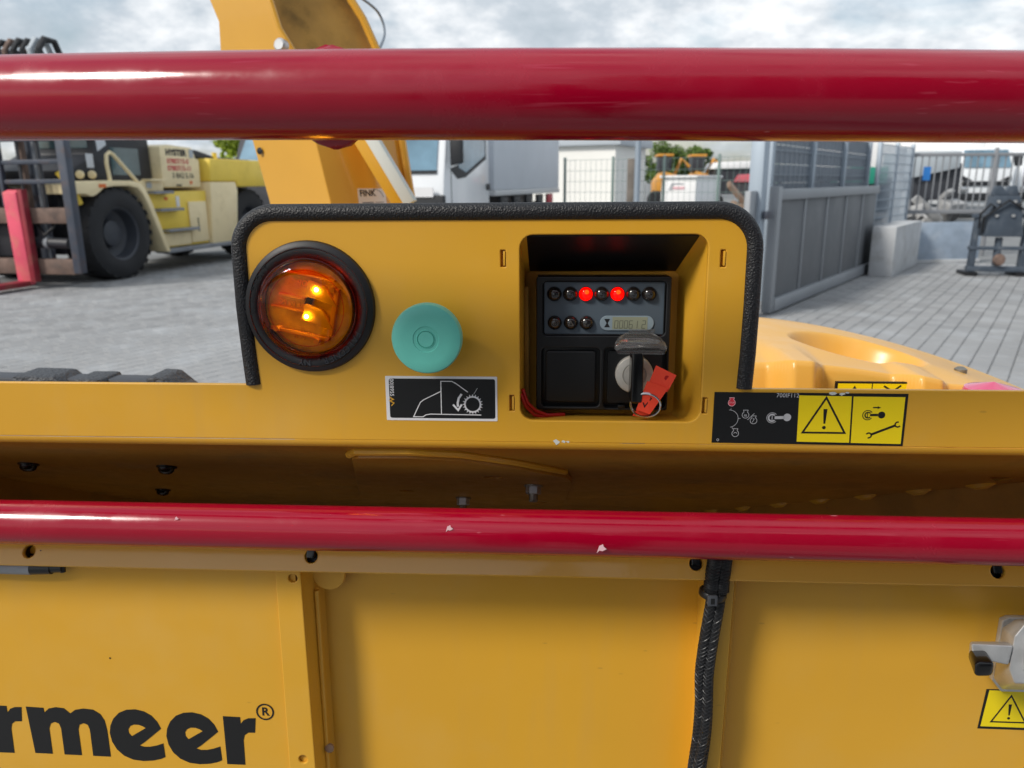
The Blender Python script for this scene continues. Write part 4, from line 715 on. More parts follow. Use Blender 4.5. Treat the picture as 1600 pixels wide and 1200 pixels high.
hm().box(-15.5, 76, -56.5, 37, -24, -5.1).build('housing_body', 'plastic', hou, 0.0005)
for (a, b_, c, d) in ((-10.4, 71.8, -2.6, 33.4),):
    fc = flat('instrument_face', [rrect(a, b_, c, d, 1.2, 3)], -4.9, -2.4, 'grey_face', hou, HF); flat('face_rim', [rrect(a-0.9, b_+0.9, c-0.9, d+0.9, 2, 4), rrect(a, b_, c, d, 1.2, 3)], -5, -1.2, 'plastic_gloss', hou, HF, bevel=0.35)
for i, u in enumerate((-3.6, 7.4, 18.2, 29.0, 39.9, 50.8, 61.6)): 
    o = hm().lathe([(5.2, -2.4), (5.0, -1.4), (4.6, -0.6), (3.6, 0.7), (2.2, 1.6), (0, 2.0)], (u, 25.2, 0), n=28).build('indicator_lamp', 'red_lens' if i in (2, 4) else 'indicator', hou)
    if i in (2, 4): hm().disc((u, 25.2), 4.7, -1.9).build('glow_disc', 'indicator_lit', o, smooth=0); hm().lathe([(1.6, -1.6), (1.0, -0.9), (0, -0.7)], (u+0.6, 26.6, 0), n=12).build('glow_chip', 'indicator_hot', o)
    if i not in (2, 4): q = hm(); q.ring((u, 25.2), 1.5, 0.25, 2.25); q.stroke([(u-2.0, 25.2), (u+2.0, 25.2)] if i % 2 else [(u, 23.6), (u, 26.8)], 0.25, 2.26); q.build('indicator_symbol', 'dark_plastic', o, smooth=0)
for i, u in enumerate((-3.2, 8.0, 19.0)):
    o = hm().lathe([(5.0, -2.4), (4.9, -1.4), (4.5, -0.6), (3.4, 0.7), (2, 1.5), (0, 1.8)], (u, 5.2, 0), n=28).build('indicator_lamp', 'indicator', hou)
    q = hm(); (q.ring((u, 5.2), 2.2, 0.4, 1.75), q.ring((u, 5.2), 1.0, 0.4, 2.0)) if i == 0 else (q.stroke([(u, 7), (u-1.5, 4), (u+1.5, 4)], 0.4, 2.0, True) if i == 1 else q.ring((u, 5.2), 1.6, 0.2, 1.9, 200, 340)); q.build('indicator_symbol', 'indicator_icon', o, smooth=0)
lcd = flat('hour_meter', [rrect(28.2, 65.4, 0.0, 10.2, 5, 8)], -2.4, -1.6, 'lcd_bezel', hou, HF, bevel=0.2); flat('hour_display', [[(36.8, 0.8), (61.0, 0.8), (61.0, 9.4), (36.8, 9.4)]], -1.58, -1.5, 'lcd', lcd, HF)
SEG = {'0': 'abcdef', '6': 'acdefg', '1': 'bc', '2': 'abdeg', '5': 'acdfg'}
q = hm()
for i, c_ in enumerate('00061 2'):
    if c_ == ' ': continue
    x = 38.2+3.35*i - (1.2 if i > 4 else 0); y = 1.6; w2, h2 = 2.2, 5.2
    sg_ = {'a': ((0, h2), (w2, h2)), 'b': ((w2, h2/2), (w2, h2)), 'c': ((w2, 0), (w2, h2/2)), 'd': ((0, 0), (w2, 0)), 'e': ((0, 0), (0, h2/2)), 'f': ((0, h2/2), (0, h2)), 'g': ((0, h2/2), (w2, h2/2))}
    for s_ in SEG[c_]: (a, b_), (c, d) = sg_[s_]; q.stroke([(x+a+b_*0.08, y+b_), (x+c+d*0.08, y+d)], 0.45, -1.46)
q.build('digits', 'lcd_digit', lcd, smooth=0)
q = hm(); q.poly([(31.2, 8), (35.2, 8), (33.6, 5.1), (35.2, 2.2), (31.2, 2.2), (32.8, 5.1)], -1.5); q.build('hourglass_symbol', 'ink', lcd, smooth=0)
flat('blank_cover', [rrect(-9.4, 26, -51.8, -14.8, 2.2)], -5, -1.6, 'plastic', hou, HF, bevel=0.9); flat('switch_well', [rrect(34.4, 72.4, -52.6, -14.8, 2.2), circ(52.8, -31, 13.4)], -5, -3.2, 'plastic', hou, HF, bevel=0.4)
hm().box(42, 47, -55.6, -53.2, -2, 0.6).build('hinge_tab', 'plastic', hou, 0.0003)
sw = hm().lathe([(13.2, -6), (13.2, 0.8), (12.6, 1.6), (8.4, 2.2), (8.1, 1.4), (7.7, 1.4), (7.4, 2.6), (0, 2.6)], (52.8, -31, 0), n=48).build('ignition_switch', 'switch_metal', ch)
# clear flap lifted above the switch
fl_ = hm(); ringa = [(37.5, -2.0), (50, -0.2), (60, -0.2), (73.5, -2.2)]
def cov(w, dy, s_): return [((x-55)*s_+55, y+dy, w) for x, y in ((39, -3), (43, -0.6), (67, -0.6), (71.5, -3), (71.0, -5), (40, -5))]
loft(fl_, [cov(0.5, 0, 0.62), cov(4, -1, 0.9), cov(9, -3.2, 1.04), cov(14, -6.2, 1.12), cov(15, -8.8, 1.0)], True, False)
fl_.build('switch_flap', 'clear_plastic', ch, 0.0006)
hm().box(48, 66, -1.2, 1.4, 0.4, 3).build('flap_hinge', 'clear_plastic', hou, 0.0005)

# key, ring and tag: lifted out of the switch together
KF = lean_frame((0, 0.508, 1.30), 2)
key = thing('ignition_key', 'black-headed ignition key with ring and folded orange-red tag, in the switch', 'key', tuple(HF @ Vector((0.053, -0.031, 0))))
HFk = HF
head = MB(HF, MM).prism([(-13.5, 6), (-14.2, 20), (-11.5, 22.5), (-30, 24), (-45.5, 23), (-47, 20), (-46.5, 8), (-44, 5)], 48.6, 56.6, 'x').build('key_head', 'plastic_gloss', key, 0.0018, 3)
MB(HF, MM).cyl((52.6, -31, 2), (52.6, -31, 7), 3.2).build('key_shank', 'brushed', key)
rp_ = []
for i in range(64): a = 2*pi*i/32; rp_.append((58.8+9.8*cos(a), -47.0+8.4*sin(a)-0.4*i/32, 20.5+0.9*i/32+2.5*sin(a+0.8)))
MB(HF, MM).tube(rp_, 0.75, 8).build('key_ring', 'chrome', key)
tg = MB(HF, MM); a0, a1, b0, b1, c0, c1 = (65.2, -20.3, 20), (78.6, -26.4, 23), (60.0, -33.5, 21.5), (73.0, -38.0, 23.5), (52.6, -50.6, 20.5), (61.8, -53.4, 22.5)
for off in (0.0,): tg.add([a0, a1, b1, b0], [(0, 1, 2, 3)]); tg.add([(b0[0]-0.6, b0[1]+3, 22.6), (b1[0]+0.3, b1[1]+3, 24.6), (c1[0], c1[1], 23.6), (c0[0], c0[1], 21.6)], [(0, 1, 2, 3)]); tg.add([(54.5, -50, 19.5), (62.2, -53, 20.5), (60.0, -57.5, 19.5), (50.5, -55.5, 19)], [(0, 1, 2, 3)])
tgo = tg.build('tag', 'tag_red', key, smooth=0); sm = tgo.modifiers.new('t', 'SOLIDIFY'); sm.thickness = 0.0006; sm.offset = 0
q = MB(HF, MM); q.disc((72.4, -28.4), 1.7, 22.6, 16); q.build('eyelet', 'wire_red', tgo, smooth=0)
q = MB(HF, MM); q.stroke([(57.0, -45.2), (58.0, -48.2), (60.6, -44.6)], 0.7, 23.4); q.stroke([(61.3, -43.6), (62.4, -42.4), (61.6, -41.6)], 0.6, 23.9); q.build('pen_mark', 'ink', tgo, smooth=0)

# --- red bars
def ubar(x): t = (x+0.03)/0.27; return Vector((x, 0.381+0.016*t*t if abs(t) < 1.6 else 0.422+0.05*(abs(t)-1.6), 1.4393-0.0131*x))
pts = [ubar(-0.62+1.14*i/40) for i in range(41)]
pts = [pts[0]+Vector((-0.10, 0.30, -0.30)), pts[0]+Vector((-0.085, 0.08, -0.06)), pts[0]+Vector((-0.05, 0.025, -0.012))] + pts + [pts[-1]+Vector((0.05, 0.025, -0.012)), pts[-1]+Vector((0.085, 0.08, -0.06)), pts[-1]+Vector((0.10, 0.30, -0.30))]
pts = cr(pts[:5], 6)[:-1]+pts[5:-5]+cr(pts[-5:], 6); ub = MB().tube(pts, 0.0203, 48).build('upper_feed_bar', 'red', ch)
lg = MB(); R9 = random.Random(5)
p0 = ubar(-0.112); ringsl = []
for i in range(9):
    f_ = i/8; f_ = -cos(pi*f_); z_ = 0.0232*f_; r_ = 0.019*math.sqrt(max(0.004, 1-f_*f_)); ringsl.append([(p0.x+r_*1.1*cos(a*pi/7)*(1+0.15*R9.random()), p0.y+0.011+0.4*r_*sin(a*pi/7), p0.z+z_*(1+0.05*R9.random())) for a in range(14)])
loft(lg, ringsl, True, True); lg.build('mount_lug', 'red', ub)
lpts = [Vector((-0.62+1.15*i/20, 0.4704, 1.1744-0.0004*i/20)) for i in range(21)]
lpts = [lpts[0]+Vector((-0.05, 0.12, -0.1)), lpts[0]+Vector((-0.035, 0.03, -0.02))] + lpts + [lpts[-1]+Vector((0.035, 0.03, -0.02)), lpts[-1]+Vector((0.05, 0.12, -0.1))]
lpts = cr(lpts[:4], 6)[:-1]+lpts[4:-4]+cr(lpts[-4:], 6); lb = MB().tube(lpts, 0.0152, 40).build('lower_feed_bar', 'red', ch)
LBF = lean_frame((0, 0.4544, 1.1744), 0)
for (u, v, w, sc_) in ((-84.0, 9.5, 3.8, 1.0), (33.5, -3.5, 1.1, 1.3), (-302, 12.6, 5.6, 0.6)):
    MB(LBF, KT).poly([(u-2.6*sc_, v-3.0*sc_), (u-1.0*sc_, v-1.2*sc_), (u+0.8*sc_, v-1.6*sc_), (u+3.2*sc_, v-0.2*sc_), (u+1.4*sc_, v+1.4*sc_), (u+1.0*sc_, v+3.0*sc_), (u-1.2*sc_, v+1.8*sc_)], -w+1.6).build('paint_chip', 'decal_pink', lb, smooth=0)

# --- folded infeed tray
def tm(): return MB(TRF, KT)
fholes = [(-467, -29.2), (-212.7, -28.2), (116.4, -27.4), (360.6, -28.2)]
FLF = TRF @ Matrix.Translation((0, -43*KT, 0)) @ Matrix.Rotation(rad(-26), 4, 'X')      # flange leans back from its lower edge
fh = [(u, (v+43)*1.08-3.2) for u, v in fholes]
tray = flat('tray_flange', [[(-760, 42), (-760, -1.2), (-260, -0.6), (0, 0.2), (640, 1.6), (640, 42)]] + [circ(u, v, 5.5) for u, v in fh], -4, 0, 'yellow_gloss', ch, FLF, bevel=0.9, k=KT)
tm().box(-758, 638, -42.6, -39.6, -16, -4.1).build('flange_return', 'yellow', tray)
for i, (u, v) in enumerate(fh):
    MB(FLF, KT).lathe([(5.5, -4), (5.5, -10), (0, -10)], (u, v, 0), n=20, cap=False).build('hole_backing', 'plastic', tray)
    MB(FLF, KT).lathe([(5.6, -0.2), (6.0, 0.5), (6.5, -0.2)], (u, v, 0), n=28, closed=True).build('hole_burr', 'yellow_gloss', tray)
    if i: MB(FLF, KT).box(u-4.0, u+3.4, v-1.5, v+16, -3, 1.6).build('hook_strap', 'plastic_gloss', tray, 0.0008)
WL, WM, WR = -13.5, -46, -38
def at_w(pts, w): return [sh(TRF, p[0], p[1], w) for p in pts]
def slab(name, pts, w, th, m='yellow', par=None, bevel=0.0, holes_=()): return flat(name, [at_w(pts, w)] + [circ(*sh(TRF, h_[0], h_[1], w), h_[2], 20) for h_ in holes_], w-th, w, m, par or tray, TRF, bevel)
slab('left_panel', [(-760, -20), (-226, -20), (-222, -330), (-760, -330)], WL, 3)
strip = slab('corner_strip', [(-243.6, -20), (-221.5, -20), (-217.6, -232), (-216.5, -330), (-241, -330)], WL+3.2, 3, bevel=0.9, holes_=((-228.2, -49.6, 4.1), (-228.6, -225, 4.1)))
# side wall of the corner strip falling back to the middle panel
a_, b_ = sh(TRF, -221.8, -20, WL+2), sh(TRF, -217.0, -330, WL+2); c_, d_ = sh(TRF, -201, -20, WM), sh(TRF, -197, -330, WM)
tm().add([(a_[0], a_[1], WL+2), (b_[0], b_[1], WL+2), (d_[0], d_[1], WM), (c_[0], c_[1], WM)], [(0, 1, 2, 3)]).build('strip_side', 'yellow', tray, smooth=0)
g_ = sh(TRF, -196, -46, -32); flat('gusset', [circ(g_[0], g_[1]+2, 15, 28)], -34, -30, 'yellow', tray, TRF, 0.6)
tm().cyl((*sh(TRF, -207.6, -60, -30), -30), (*sh(TRF, -204.5, -330, -32), -32), 2.2, n=10).build('weld_bead', 'yellow', tray)
tm().lathe([(4, 0), (4.5, 3), (2.5, 5), (0, 5.5)], (*sh(TRF, -203, -211, -32), -32), n=10).build('weld_lump', 'scrap', tray)
slab('middle_panel', [(-225, -20), (150, -20), (150, -330), (-215, -330)], WM, 3)
# right rib: front face, left wall, right wall
ril, rir = ((124.0, -20), (123.0, -330)), ((148.2, -20), (141.0, -330))
def quad(p, wp, q_, wq, nm): A = [(*sh(TRF, *x, wp), wp) for x in p]; B = [(*sh(TRF, *x, wq), wq) for x in q_]; tm().add([A[0], A[1], B[1], B[0]], [(0, 1, 2, 3)]).build(nm, 'yellow', tray, smooth=0)
slab('rib_face', [ril[0], rir[0], rir[1], ril[1]], -14, 2.5, bevel=0.8); quad(ril, -15, ((118, -20), (117, -330)), WM, 'rib_wall'); quad(rir, -15, ((149.5, -20), (142.2, -330)), WR-1, 'rib_wall')
slab('right_panel', [(140, -20), (640, -20), (640, -330), (133, -330)], WR, 3)
# lettering on the left panel
lw = WL+0.35
def letters(name, pts, m='ink'): 
    o = flat(name, [at_w(p, lw) for p in pts], lw-0.25, lw, m, tray, TRF); return o
m_pts = [(-485.2,-181.7),(-468.6,-182.3),(-468.2,-187.0),(-463.5,-182.8),(-456.5,-181.2),(-449,-182.0),(-443.5,-187.0),(-438.5,-183.2),(-430.5,-181.6),(-421.5,-182.4),(-415,-186.6),(-411.6,-193),(-410.2,-203),(-409.6,-229.9),(-426.3,-229.7),(-426.6,-203),(-428,-198),(-432,-196.4),(-436,-198.2),(-437.6,-203),(-437.2,-229.5),(-453.7,-229.4),(-454.0,-202.5),(-455.4,-197.8),(-459.4,-196.2),(-463.4,-198),(-465.4,-203),(-465.2,-229.2),(-481.8,-229.0)]
letters('letter_m', [m_pts])
def r_pts(x, y): return [(x+a, y+b) for a, b in [(0, 0), (15.8, -0.3), (15.9, -7.0), (19, -3.2), (23.5, -1.2), (30.1, -0.9), (28.6, -15.4), (22.4, -15.6), (18.9, -18.2), (17.5, -23.5), (17.4, -48.4), (0.6, -48.4)]]
letters('letter_r', [r_pts(-519.6, -181.4)]); letters('letter_r', [r_pts(-300.2, -184.4)])
def e_pts(x, y):
    f_ = lambda a, b: (x+(a-457)*0.2242, y-(b-715)*0.2486)
    o_ = [f_(a, b) for a, b in [(675,790),(662,762),(640,738),(610,722),(575,715),(538,718),(505,731),(479,755),(463,785),(457,815),(463,850),(480,882),(508,907),(545,922),(588,926),(632,922),(664,914),(682,906),(679,850),(650,860),(622,866),(598,867),(578,862),(600,848)]]
    i_ = [f_(a, b) for a, b in [(549,825),(538,812),(537,797),(546,784),(562,777),(582,777),(600,783),(611,790)]]
    return [o_, i_]
letters('letter_e', e_pts(-408, -180.6)); letters('letter_e', e_pts(-354.7, -181.6))
rc = sh(TRF, -260.9, -178.6, lw); q = tm(); q.ring(rc, 7.6, 1.5, lw+0.02, n=36); q.build('registered_ring', 'ink', tray, smooth=0); text('registered_letter', 'R', 11.5, rc[0]+0.2, rc[1], lw+0.02, 'ink', tray, TRF, bold=0.25)
for u, v, r_ in ((-399.8, -130.2, 0.9), (-452, -29, 0.7)): c2 = sh(TRF, u, v, WL if v < -50 else 0); tm().disc(c2, r_, WL+0.3 if v < -50 else 0.3, 6).build('speck', 'ink', tray, smooth=0)
# gas strut end under the flange at left
gs = tm().cyl((-560, -47.5, -6), (-466, -48.0, -6), 6.4, n=20).build('gas_strut', 'step_grey', tray); tm().cyl((-466, -48, -6), (-448, -48, -6), 6.2, 5.4).build('strut_cap', 'plastic', gs); tm().cyl((-448, -47.6, -6), (-438, -47.2, -6), 4.6, 4.0).build('strut_end', 'plastic', gs); tm().cyl((-438.5, -51.5, -6), (-438.5, -42, -6), 2.4).build('strut_stud', 'plastic', gs)
# braided cable sleeve
cpath = [(133.5, -20), (132, -42), (132, -62), (128.6, -97), (126.8, -127), (128.0, -157), (127.0, -187), (123.6, -220), (119, -270), (118, -330)]
cp = [Vector((*sh(TRF, u, v, -4), -4)) for u, v in cpath]
cpt = cr(cp, 26); strands = []
def offs(i, ph): 
    f_ = i/len(cpt); sp_ = 5.0 if f_ < 0.2 else 4.0; a = ph+f_*2.2; return Vector((sp_*cos(a), 0, 3.0*sin(a)))
slv = None
for k in range(3):
    ctr = [p+offs(i, k*2.094) for i, p in enumerate(cpt)]; R_k = [6.2 if i < 40 else 4.3 for i in range(len(ctr))]
    o = tm().tube(ctr, R_k, 12).build('cable_sleeve', 'sleeve', ch if slv is None else slv); slv = slv or o
    th = tm()
    for d_ in (-1, 1):
        for j in range(5):
            hp = []
            for i in range(0, len(ctr)-1):
                for s2 in (0, 0.5):
                    p = ctr[i].lerp(ctr[i+1], s2); a = d_*(i+s2)*0.42+j*2*pi/5; hp.append(p+Vector((cos(a)*(R_k[i]+0.1), 0, sin(a)*(R_k[i]+0.1))))
            th.tube(hp, 0.42, 4, cap=False)
    th.build('braid', 'sleeve_thread', slv, smooth=0)
tc_ = sh(TRF, 131.5, -57.5, 3); tm().lathe([(11.0, -2.6), (11.4, -2.0), (11.4, 2.0), (11.0, 2.6), (10, 2.6), (10, -2.6)], (tc_[0], tc_[1], -4), (0.15, 1, 0), 28, closed=True).build('cable_tie', 'plastic', slv); tm().box(tc_[0]-6.5, tc_[0]+1.5, tc_[1]-5, tc_[1]+4, 6, 9.6).build('tie_head', 'dark_plastic', slv, 0.0006); tm().box(tc_[0]-4, tc_[0]-1, tc_[1]-3, tc_[1]+2, 9.5, 9.9).build('tie_slot', 'plastic_gloss', slv)
# latch with rubber-capped lever, warning decal
wl_ = WR
lt = slab('latch_plate', [(366, -72), (371, -69), (420, -69), (420, -136), (372, -136), (364, -126)], wl_+6, 6, 'zinc', ch, 1.0)
def boxq(pts_b, pts_f, nm, m, bev): A = MB(TRF, KT); loft(A, [pts_b, pts_f], True, True); return A.build(nm, m, lt, bev, 3)
def cs(u, v, w): return (*sh(TRF, u, v, w), w)
boxq([cs(366, -78, -22), cs(376, -70, -22), cs(425, -70, -22), cs(425, -134, -22), cs(372, -134, -22), cs(364, -124, -22)], [cs(377, -86, 12), cs(384, -74, 12), cs(425, -74, 12), cs(425, -128, 12), cs(382, -128, 12), cs(376, -114, 12)], 'latch_body', 'zinc', 0.0014)
boxq([cs(384, -84, 10), cs(425, -80, 10), cs(425, -118, 10), cs(386, -118, 10)], [cs(390, -90, 20), cs(425, -86, 20), cs(425, -112, 20), cs(391, -112, 20)], 'latch_hub', 'zinc', 0.0012)
boxq([cs(342, -91, -8), cs(375, -90, -8), cs(375, -104, -8), cs(342, -104, -8)], [cs(343, -93, 14), cs(377, -94, 14), cs(375, -112, 14), cs(346, -106, 14)], 'lever_arm', 'zinc', 0.0016)
boxq([cs(341.6, -97.5, 8), cs(355, -96.5, 8), cs(357, -108, 8), cs(341.6, -107, 8)], [cs(348.0, -109.5, 40), cs(364.5, -109.5, 40), cs(364.0, -123, 40), cs(349.0, -124, 40)], 'lever_cap', 'plastic_gloss', 0.003)
d3 = slab('decal', [(360.0, -134), (440, -134), (440, -171), (356.4, -170.8)], wl_+0.25, 0.2, 'decal_black', ch); slab('decal_field', [(362.4, -135), (439, -135), (439, -168.8), (358.6, -168.6)], wl_+0.32, 0.05, 'decal_yellow', d3)
q = tm(); wc = sh(TRF, 380.5, -154.5, wl_); warn(q, wc[0], wc[1], 26, wl_+0.4); q.build('decal_print', 'ink', d3, smooth=0)

# --- yellow moulded hood at right, behind the band
def sst(a, b, x): t = max(0, min(1, (x-a)/(b-a))); return t*t*(3-2*t)
NX, NY = 300, 230; hx0, hx1, hy0, hy1 = 0.12, 0.66, 0.60, 1.02; hv = []
def hood_z(x, y):
    crest = 1.246 - 0.55*max(0, x-0.20)**1.75
    z = crest - 0.10*max(0, y-0.90)**1.0*1.0
    z -= 0.9*max(0, y-0.93)**1.5
    # oval hand recess
    u, v = (x-0.304)/0.064, (y-0.79)/0.056; d = math.sqrt(u*u+v*v)
    z -= 0.032*(1-sst(0.72, 1.08, d)); z -= 0.03*(1-sst(0.3, 0.5, math.sqrt(((x-0.298)/0.085)**2+((y-0.785)/0.06)**2)))
    # front drop between two ridges
    rid = max(1-sst(0.007, 0.027, abs(x-0.216)), 1-sst(0.007, 0.027, abs(x-0.328)))
    front = 0.694 - 0.024*rid; z -= 0.008*(1-sst(0.690, 0.775, y))*(1-rid)*(1-sst(0.33, 0.40, x))
    z -= 0.055*(1-sst(front-0.010, front+0.006, y))*(1 if x < 0.35 else sst(0.44, 0.35, x))
    return z
for j in range(NY+1):
    for i in range(NX+1): x, y = hx0+(hx1-hx0)*i/NX, hy0+(hy1-hy0)*j/NY; hv.append((x, y, hood_z(x, y)))
hfs = [(j*(NX+1)+i, j*(NX+1)+i+1, (j+1)*(NX+1)+i+1, (j+1)*(NX+1)+i) for j in range(NY) for i in range(NX)]
nb = len(hv)
for idx in ([j*(NX+1)+NX for j in range(NY+1)], [NY*(NX+1)+i for i in range(NX+1)]):
    k0 = len(hv); hv += [(hv[q][0], hv[q][1], 0.98) for q in idx]; hfs += [(idx[q], idx[q+1], k0+q+1, k0+q) for q in range(len(idx)-1)]
hood_ = MB().add(hv, hfs).build('side_hood', 'hood_plastic', ch, smooth=60)
bx = Vector((0.405, 0.78)); MB().lathe([(0.006, 0), (0.006, 0.004), (0.003, 0.006), (0, 0.006)], (bx.x, bx.y, hood_z(bx.x, bx.y)-0.001), n=16).build('hood_bolt', 'zinc_dull', hood_)
MB().lathe([(0.025, 0), (0.028, 0.012), (0.022, 0.03), (0.0, 0.036)], (0.372, 0.66, 1.196), n=24).build('tail_lamp', 'tail_lamp', hood_)
hd = MB(lean_frame((0, 0.684, 1.2), 2), MM); hd.box(249, 313, -30, 24.6, -3.0, 0); d4 = hd.build('decal', 'ink', hood_); hd = MB(lean_frame((0, 0.684, 1.2), 2), MM); hd.box(250.8, 280.4, -29, 23, 0.05, 0.3); hd.box(281.4, 311.4, -29, 23, 0.05, 0.3); hd.build('decal_field', 'decal_yellow', d4)
hd = MB(lean_frame((0, 0.684, 1.2), 2), MM); warn(hd, 265.5, 2.4, 28, 0.4); hd.stroke([(291, 21), (299, 16), (306, 21.6)], 1.6, 0.4); hd.stroke([(286, 17), (299, 14), (303, -4)], 2, 0.4); hd.build('decal_print', 'ink', d4, smooth=0)
# --- black mudguard at left
mg = MB().prism([(-0.95, 1.10), (-0.95, 1.171), (-0.487, 1.165), (-0.465, 1.160), (-0.437, 1.14), (-0.437, 1.10)], 0.895, 0.925, 'y').build('mudguard', 'dark_plastic', ch, 0.003)
for (x0, x1) in ((-0.683, -0.612), (-0.512, -0.472)): MB().prism([(x0, 1.150), (x0+0.008, 1.1735), (x1-0.010, 1.1725), (x1+0.022, 1.145)], 0.880, 0.93, 'y').build('mudguard_pad', 'dark_plastic_leather', mg, 0.004)
MB().prism([(-0.605, 1.145), (-0.600, 1.169), (-0.563, 1.169), (-0.560, 1.145)], 0.885, 0.93, 'y').build('mudguard_pad', 'dark_plastic_leather', mg, 0.003)
for (x0, x1) in ((-0.80, -0.69), (-0.556, -0.516)): MB().prism([(x0, 1.14), (x0, 1.161), (x1, 1.161), (x1, 1.14)], 0.882, 0.894, 'y').build('mudguard_rib', 'dark_plastic', mg, 0.002)
# --- discharge chute
def dp(x, z, y): return Vector((x*y/1.5, y, 1.4+(z-1.4)*y/1.5))
Lc = [(-0.50, 0.95), (-0.564, 1.368), (-0.587, 1.481), (-0.631, 1.64), (-0.629, 1.69), (-0.642, 1.727), (-0.66, 1.80)]
Mc = [(-0.385, 0.95), (-0.443, 1.367), (-0.464, 1.479), (-0.486, 1.625), (-0.516, 1.676), (-0.529, 1.725), (-0.545, 1.80)]
Rc = [(-0.25, 0.95), (-0.288, 1.370), (-0.302, 1.478), (-0.342, 1.637), (-0.365, 1.69), (-0.385, 1.722), (-0.42, 1.80)]
low = MB(); rings = []
for i in range(4): a, m2, r2 = dp(*Lc[i], 1.6), dp(*Mc[i], 1.5), dp(*Rc[i], 1.63); rings.append([a, m2, r2, a+r2-m2])
loft(low, rings, True, True); chute = low.build('discharge_chute', 'yellow_gloss', ch, 0.003, smooth=20)
def sheet(A, B, nm, m, th=0.006):
    s_ = MB(); n = len(A); nv = Vector((0, -1, 0)); s_.add(A+B+[p-nv*th for p in A]+[p-nv*th for p in B], [(i, i+1, n+i+1, n+i) for i in range(n-1)]+[(2*n+i, 3*n+i, 3*n+i+1, 2*n+i+1) for i in range(n-1)]+[(i, 2*n+i, 2*n+i+1, i+1) for i in range(n-1)]+[(n+i, n+i+1, 3*n+i+1, 3*n+i) for i in range(n-1)]); return s_.build(nm, m, chute, smooth=20)
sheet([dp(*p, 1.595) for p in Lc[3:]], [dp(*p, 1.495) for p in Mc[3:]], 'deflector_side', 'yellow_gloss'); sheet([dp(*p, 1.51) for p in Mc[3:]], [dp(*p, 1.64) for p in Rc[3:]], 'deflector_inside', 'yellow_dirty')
MB().tube([dp(x+0.004, z, 1.625) for x, z in Rc[1:]], 0.008, 8).build('deflector_lip', 'yellow_gloss', chute); MB().tube([dp(x, z, 1.488) for x, z in Mc[3:6]], 0.005, 8).build('deflector_seam', 'yellow_gloss', chute)
bp = dp(-0.512, 1.646, 1.47); MB().lathe([(0.012, 0), (0.012, 0.012), (0.009, 0.015), (0, 0.015)], bp, (-0.25, -1, 0.1), 16).build('pivot_bolt', 'zinc', chute)
hp_ = dp(-0.574, 1.462, 1.585); MB().lathe([(0.007, 0.0), (0.0, 0.001)], hp_, (-0.3, -1, 0), 16).build('chute_hole', 'ink', chute)
m0, m1, r0, r1 = dp(*Mc[1], 1.5), dp(*Mc[2], 1.5), dp(*Rc[1], 1.63), dp(*Rc[2], 1.63)
xv = (r0-m0).normalized(); yv = ((m1-m0) - xv*(m1-m0).dot(xv)).normalized(); zv = xv.cross(yv)
CF = Matrix(((xv.x, yv.x, zv.x, m0.x), (xv.y, yv.y, zv.y, m0.y), (xv.z, yv.z, zv.z, m0.z), (0, 0, 0, 1)))
dk = MB(CF, MM); dk.box(62, 126, -38, 28, 0.5, 1.0); dk = dk.build('dealer_sticker', 'decal_white', chute); text('sticker_print', 'FINK', 17, 84, 14, 1.3, 'ink', dk, CF, bold=0.5); q = MB(CF, MM); q.box(70, 96, -6, -3, 1.1, 1.3); q.box(100, 120, -5, -3.4, 1.1, 1.3); q.build('sticker_print', 'slat', dk); q = MB(CF, MM); q.ring((100, 2), 20, 1.4, 1.3, 10, 100); q.build('sticker_arc', 'slat', dk, smooth=0)
sa, sb = dp(-0.362, 1.49, 1.49), dp(-0.289, 1.362, 1.49); dv_ = (sb-sa).normalized(); pv = Vector((dv_.z, 0, -dv_.x)); 
s_ = MB(); s_.add([sa+pv*0.011, sa-pv*0.011, sb-pv*0.011, sb+pv*0.011, sa+pv*0.011+Vector((0, .03, 0)), sa-pv*0.011+Vector((0, .03, 0)), sb-pv*0.011+Vector((0, .03, 0)), sb+pv*0.011+Vector((0, .03, 0))], [(0, 1, 2, 3), (0, 4, 5, 1), (1, 5, 6, 2), (2, 6, 7, 3), (3, 7, 4, 0)]); s_.build('chute_strut', 'primer', chute, 0.002)
gx = [dp(-0.405, 1.50, 1.512), dp(-0.372, 1.50, 1.512), dp(-0.300, 1.362, 1.512), dp(-0.325, 1.362, 1.512)]; s_ = MB(); s_.add(gx+[p+Vector((0, .05, 0)) for p in gx], [(0, 1, 2, 3), (0, 4, 5, 1), (1, 5, 6, 2), (2, 6, 7, 3), (3, 7, 4, 0)]); s_.build('chute_gusset', 'yellow', chute, 0.002)
MB().tube(cr([dp(-0.338, 1.63, 1.66), dp(-0.322, 1.665, 1.7), dp(-0.332, 1.70, 1.7), dp(-0.362, 1.725, 1.66)], 8), 0.0028, 8).build('cable_loop', 'fence_grey', chute)
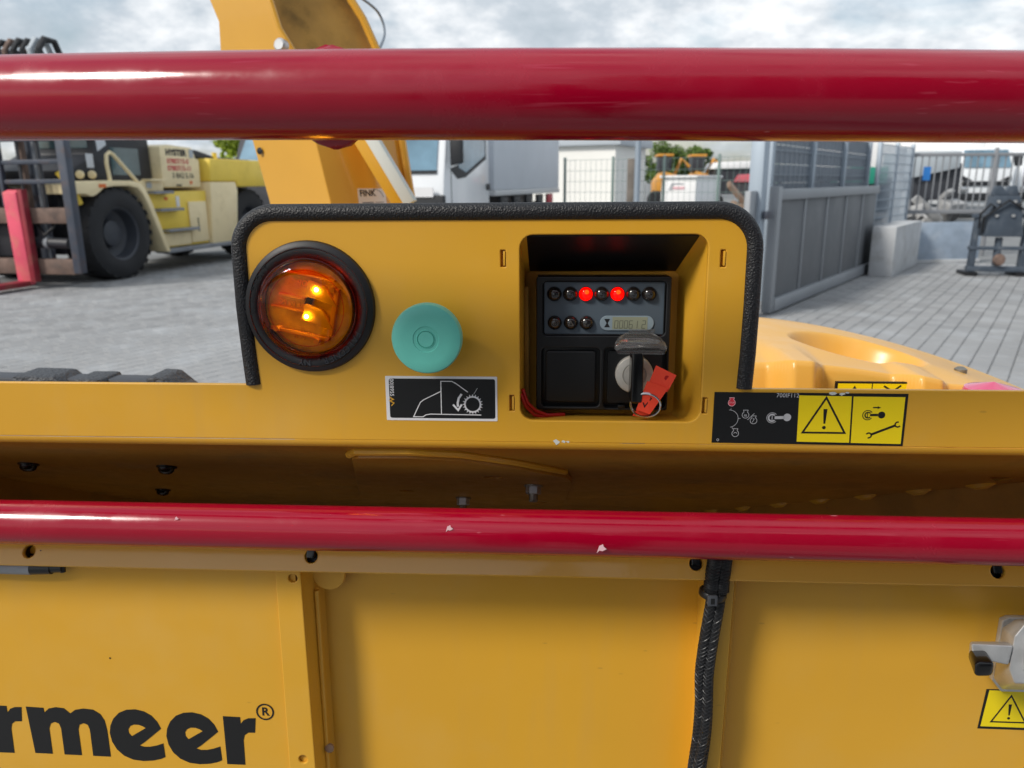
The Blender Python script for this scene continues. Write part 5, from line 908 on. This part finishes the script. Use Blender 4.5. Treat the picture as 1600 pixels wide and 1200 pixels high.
# machine body and running gear under the console (mostly out of sight)
MB().box(-0.42, 0.10, 1.12, 2.1, 0.55, 1.05).build('machine_body', 'yellow', ch, 0.02); MB().box(-0.5, 0.5, 0.75, 3.0, 0.38, 0.5).build('frame', 'fl_black', ch, 0.01)
for x in (-0.78, 0.62): MB().lathe([(0.15, 0), (0.3, 0.01), (0.32, 0.06), (0.3, 0.17), (0.0, 0.17)], (x-0.085, 1.35, 0.32), (1, 0, 0), 28).build('wheel', 'tyre', ch)
MB().cyl((-0.7, 1.35, 0.32), (0.6, 1.35, 0.32), 0.04).build('axle', 'fl_black', ch)
for o in bpy.data.objects:
    if '_base' in o: del o['_base']

# ================================================================== the photographer standing in front of the panel, unseen, added to block light on the hopper; mirrors in the red bars
ph = thing('person', 'unseen person in dark jacket behind the viewpoint, added to shade the hopper', 'person', (0.0, -0.56, 0))
def skin_body(name, joints, bones, m, parent, sub=2):
    me = bpy.data.meshes.new(name); me.from_pydata([j[0] for j in joints], bones, [])
    o = bpy.data.objects.new(name, me); COL.objects.link(o); bpy.context.view_layer.objects.active = o
    sk = o.modifiers.new('skin', 'SKIN'); su = o.modifiers.new('sub', 'SUBSURF'); su.levels = sub; su.render_levels = sub
    if not me.skin_vertices: bpy.context.view_layer.update()
    for i, (p, r) in enumerate(joints): me.skin_vertices[0].data[i].radius = r if isinstance(r, tuple) else (r, r)
    me.skin_vertices[0].data[0].use_root = True
    bpy.context.view_layer.update()
    ev = bpy.data.meshes.new_from_object(o.evaluated_get(bpy.context.evaluated_depsgraph_get())); bpy.data.objects.remove(o); ev.name = name
    ev.materials.clear(); return link(name, ev, m, parent, 60)
py = -0.56
J = [((0, py, 0.98), (0.17, 0.13)), ((0, py, 1.20), (0.17, 0.12)), ((0, py, 1.42), (0.19, 0.12)), ((0, py+0.01, 1.54), (0.07, 0.07)), ((0, py+0.03, 1.68), (0.085, 0.10)), ((0, py+0.03, 1.78), (0.07, 0.085))]
B_ = [(0, 1), (1, 2), (2, 3), (3, 4), (4, 5)]
for s_ in (-1, 1):
    k = len(J); J += [((s_*0.20, py, 1.44), 0.065), ((s_*0.27, py+0.05, 1.18), 0.05), ((s_*0.12, py+0.27, 1.27), 0.035)]; B_ += [(2, k), (k, k+1), (k+1, k+2)]
    k = len(J); J += [((s_*0.10, py, 0.90), 0.09), ((s_*0.12, py+0.02, 0.50), 0.062), ((s_*0.13, py, 0.09), 0.045), ((s_*0.15, py+0.16, 0.04), 0.035)]; B_ += [(0, k), (k, k+1), (k+1, k+2), (k+2, k+3)]
skin_body('body', J, B_, 'jacket', ph)
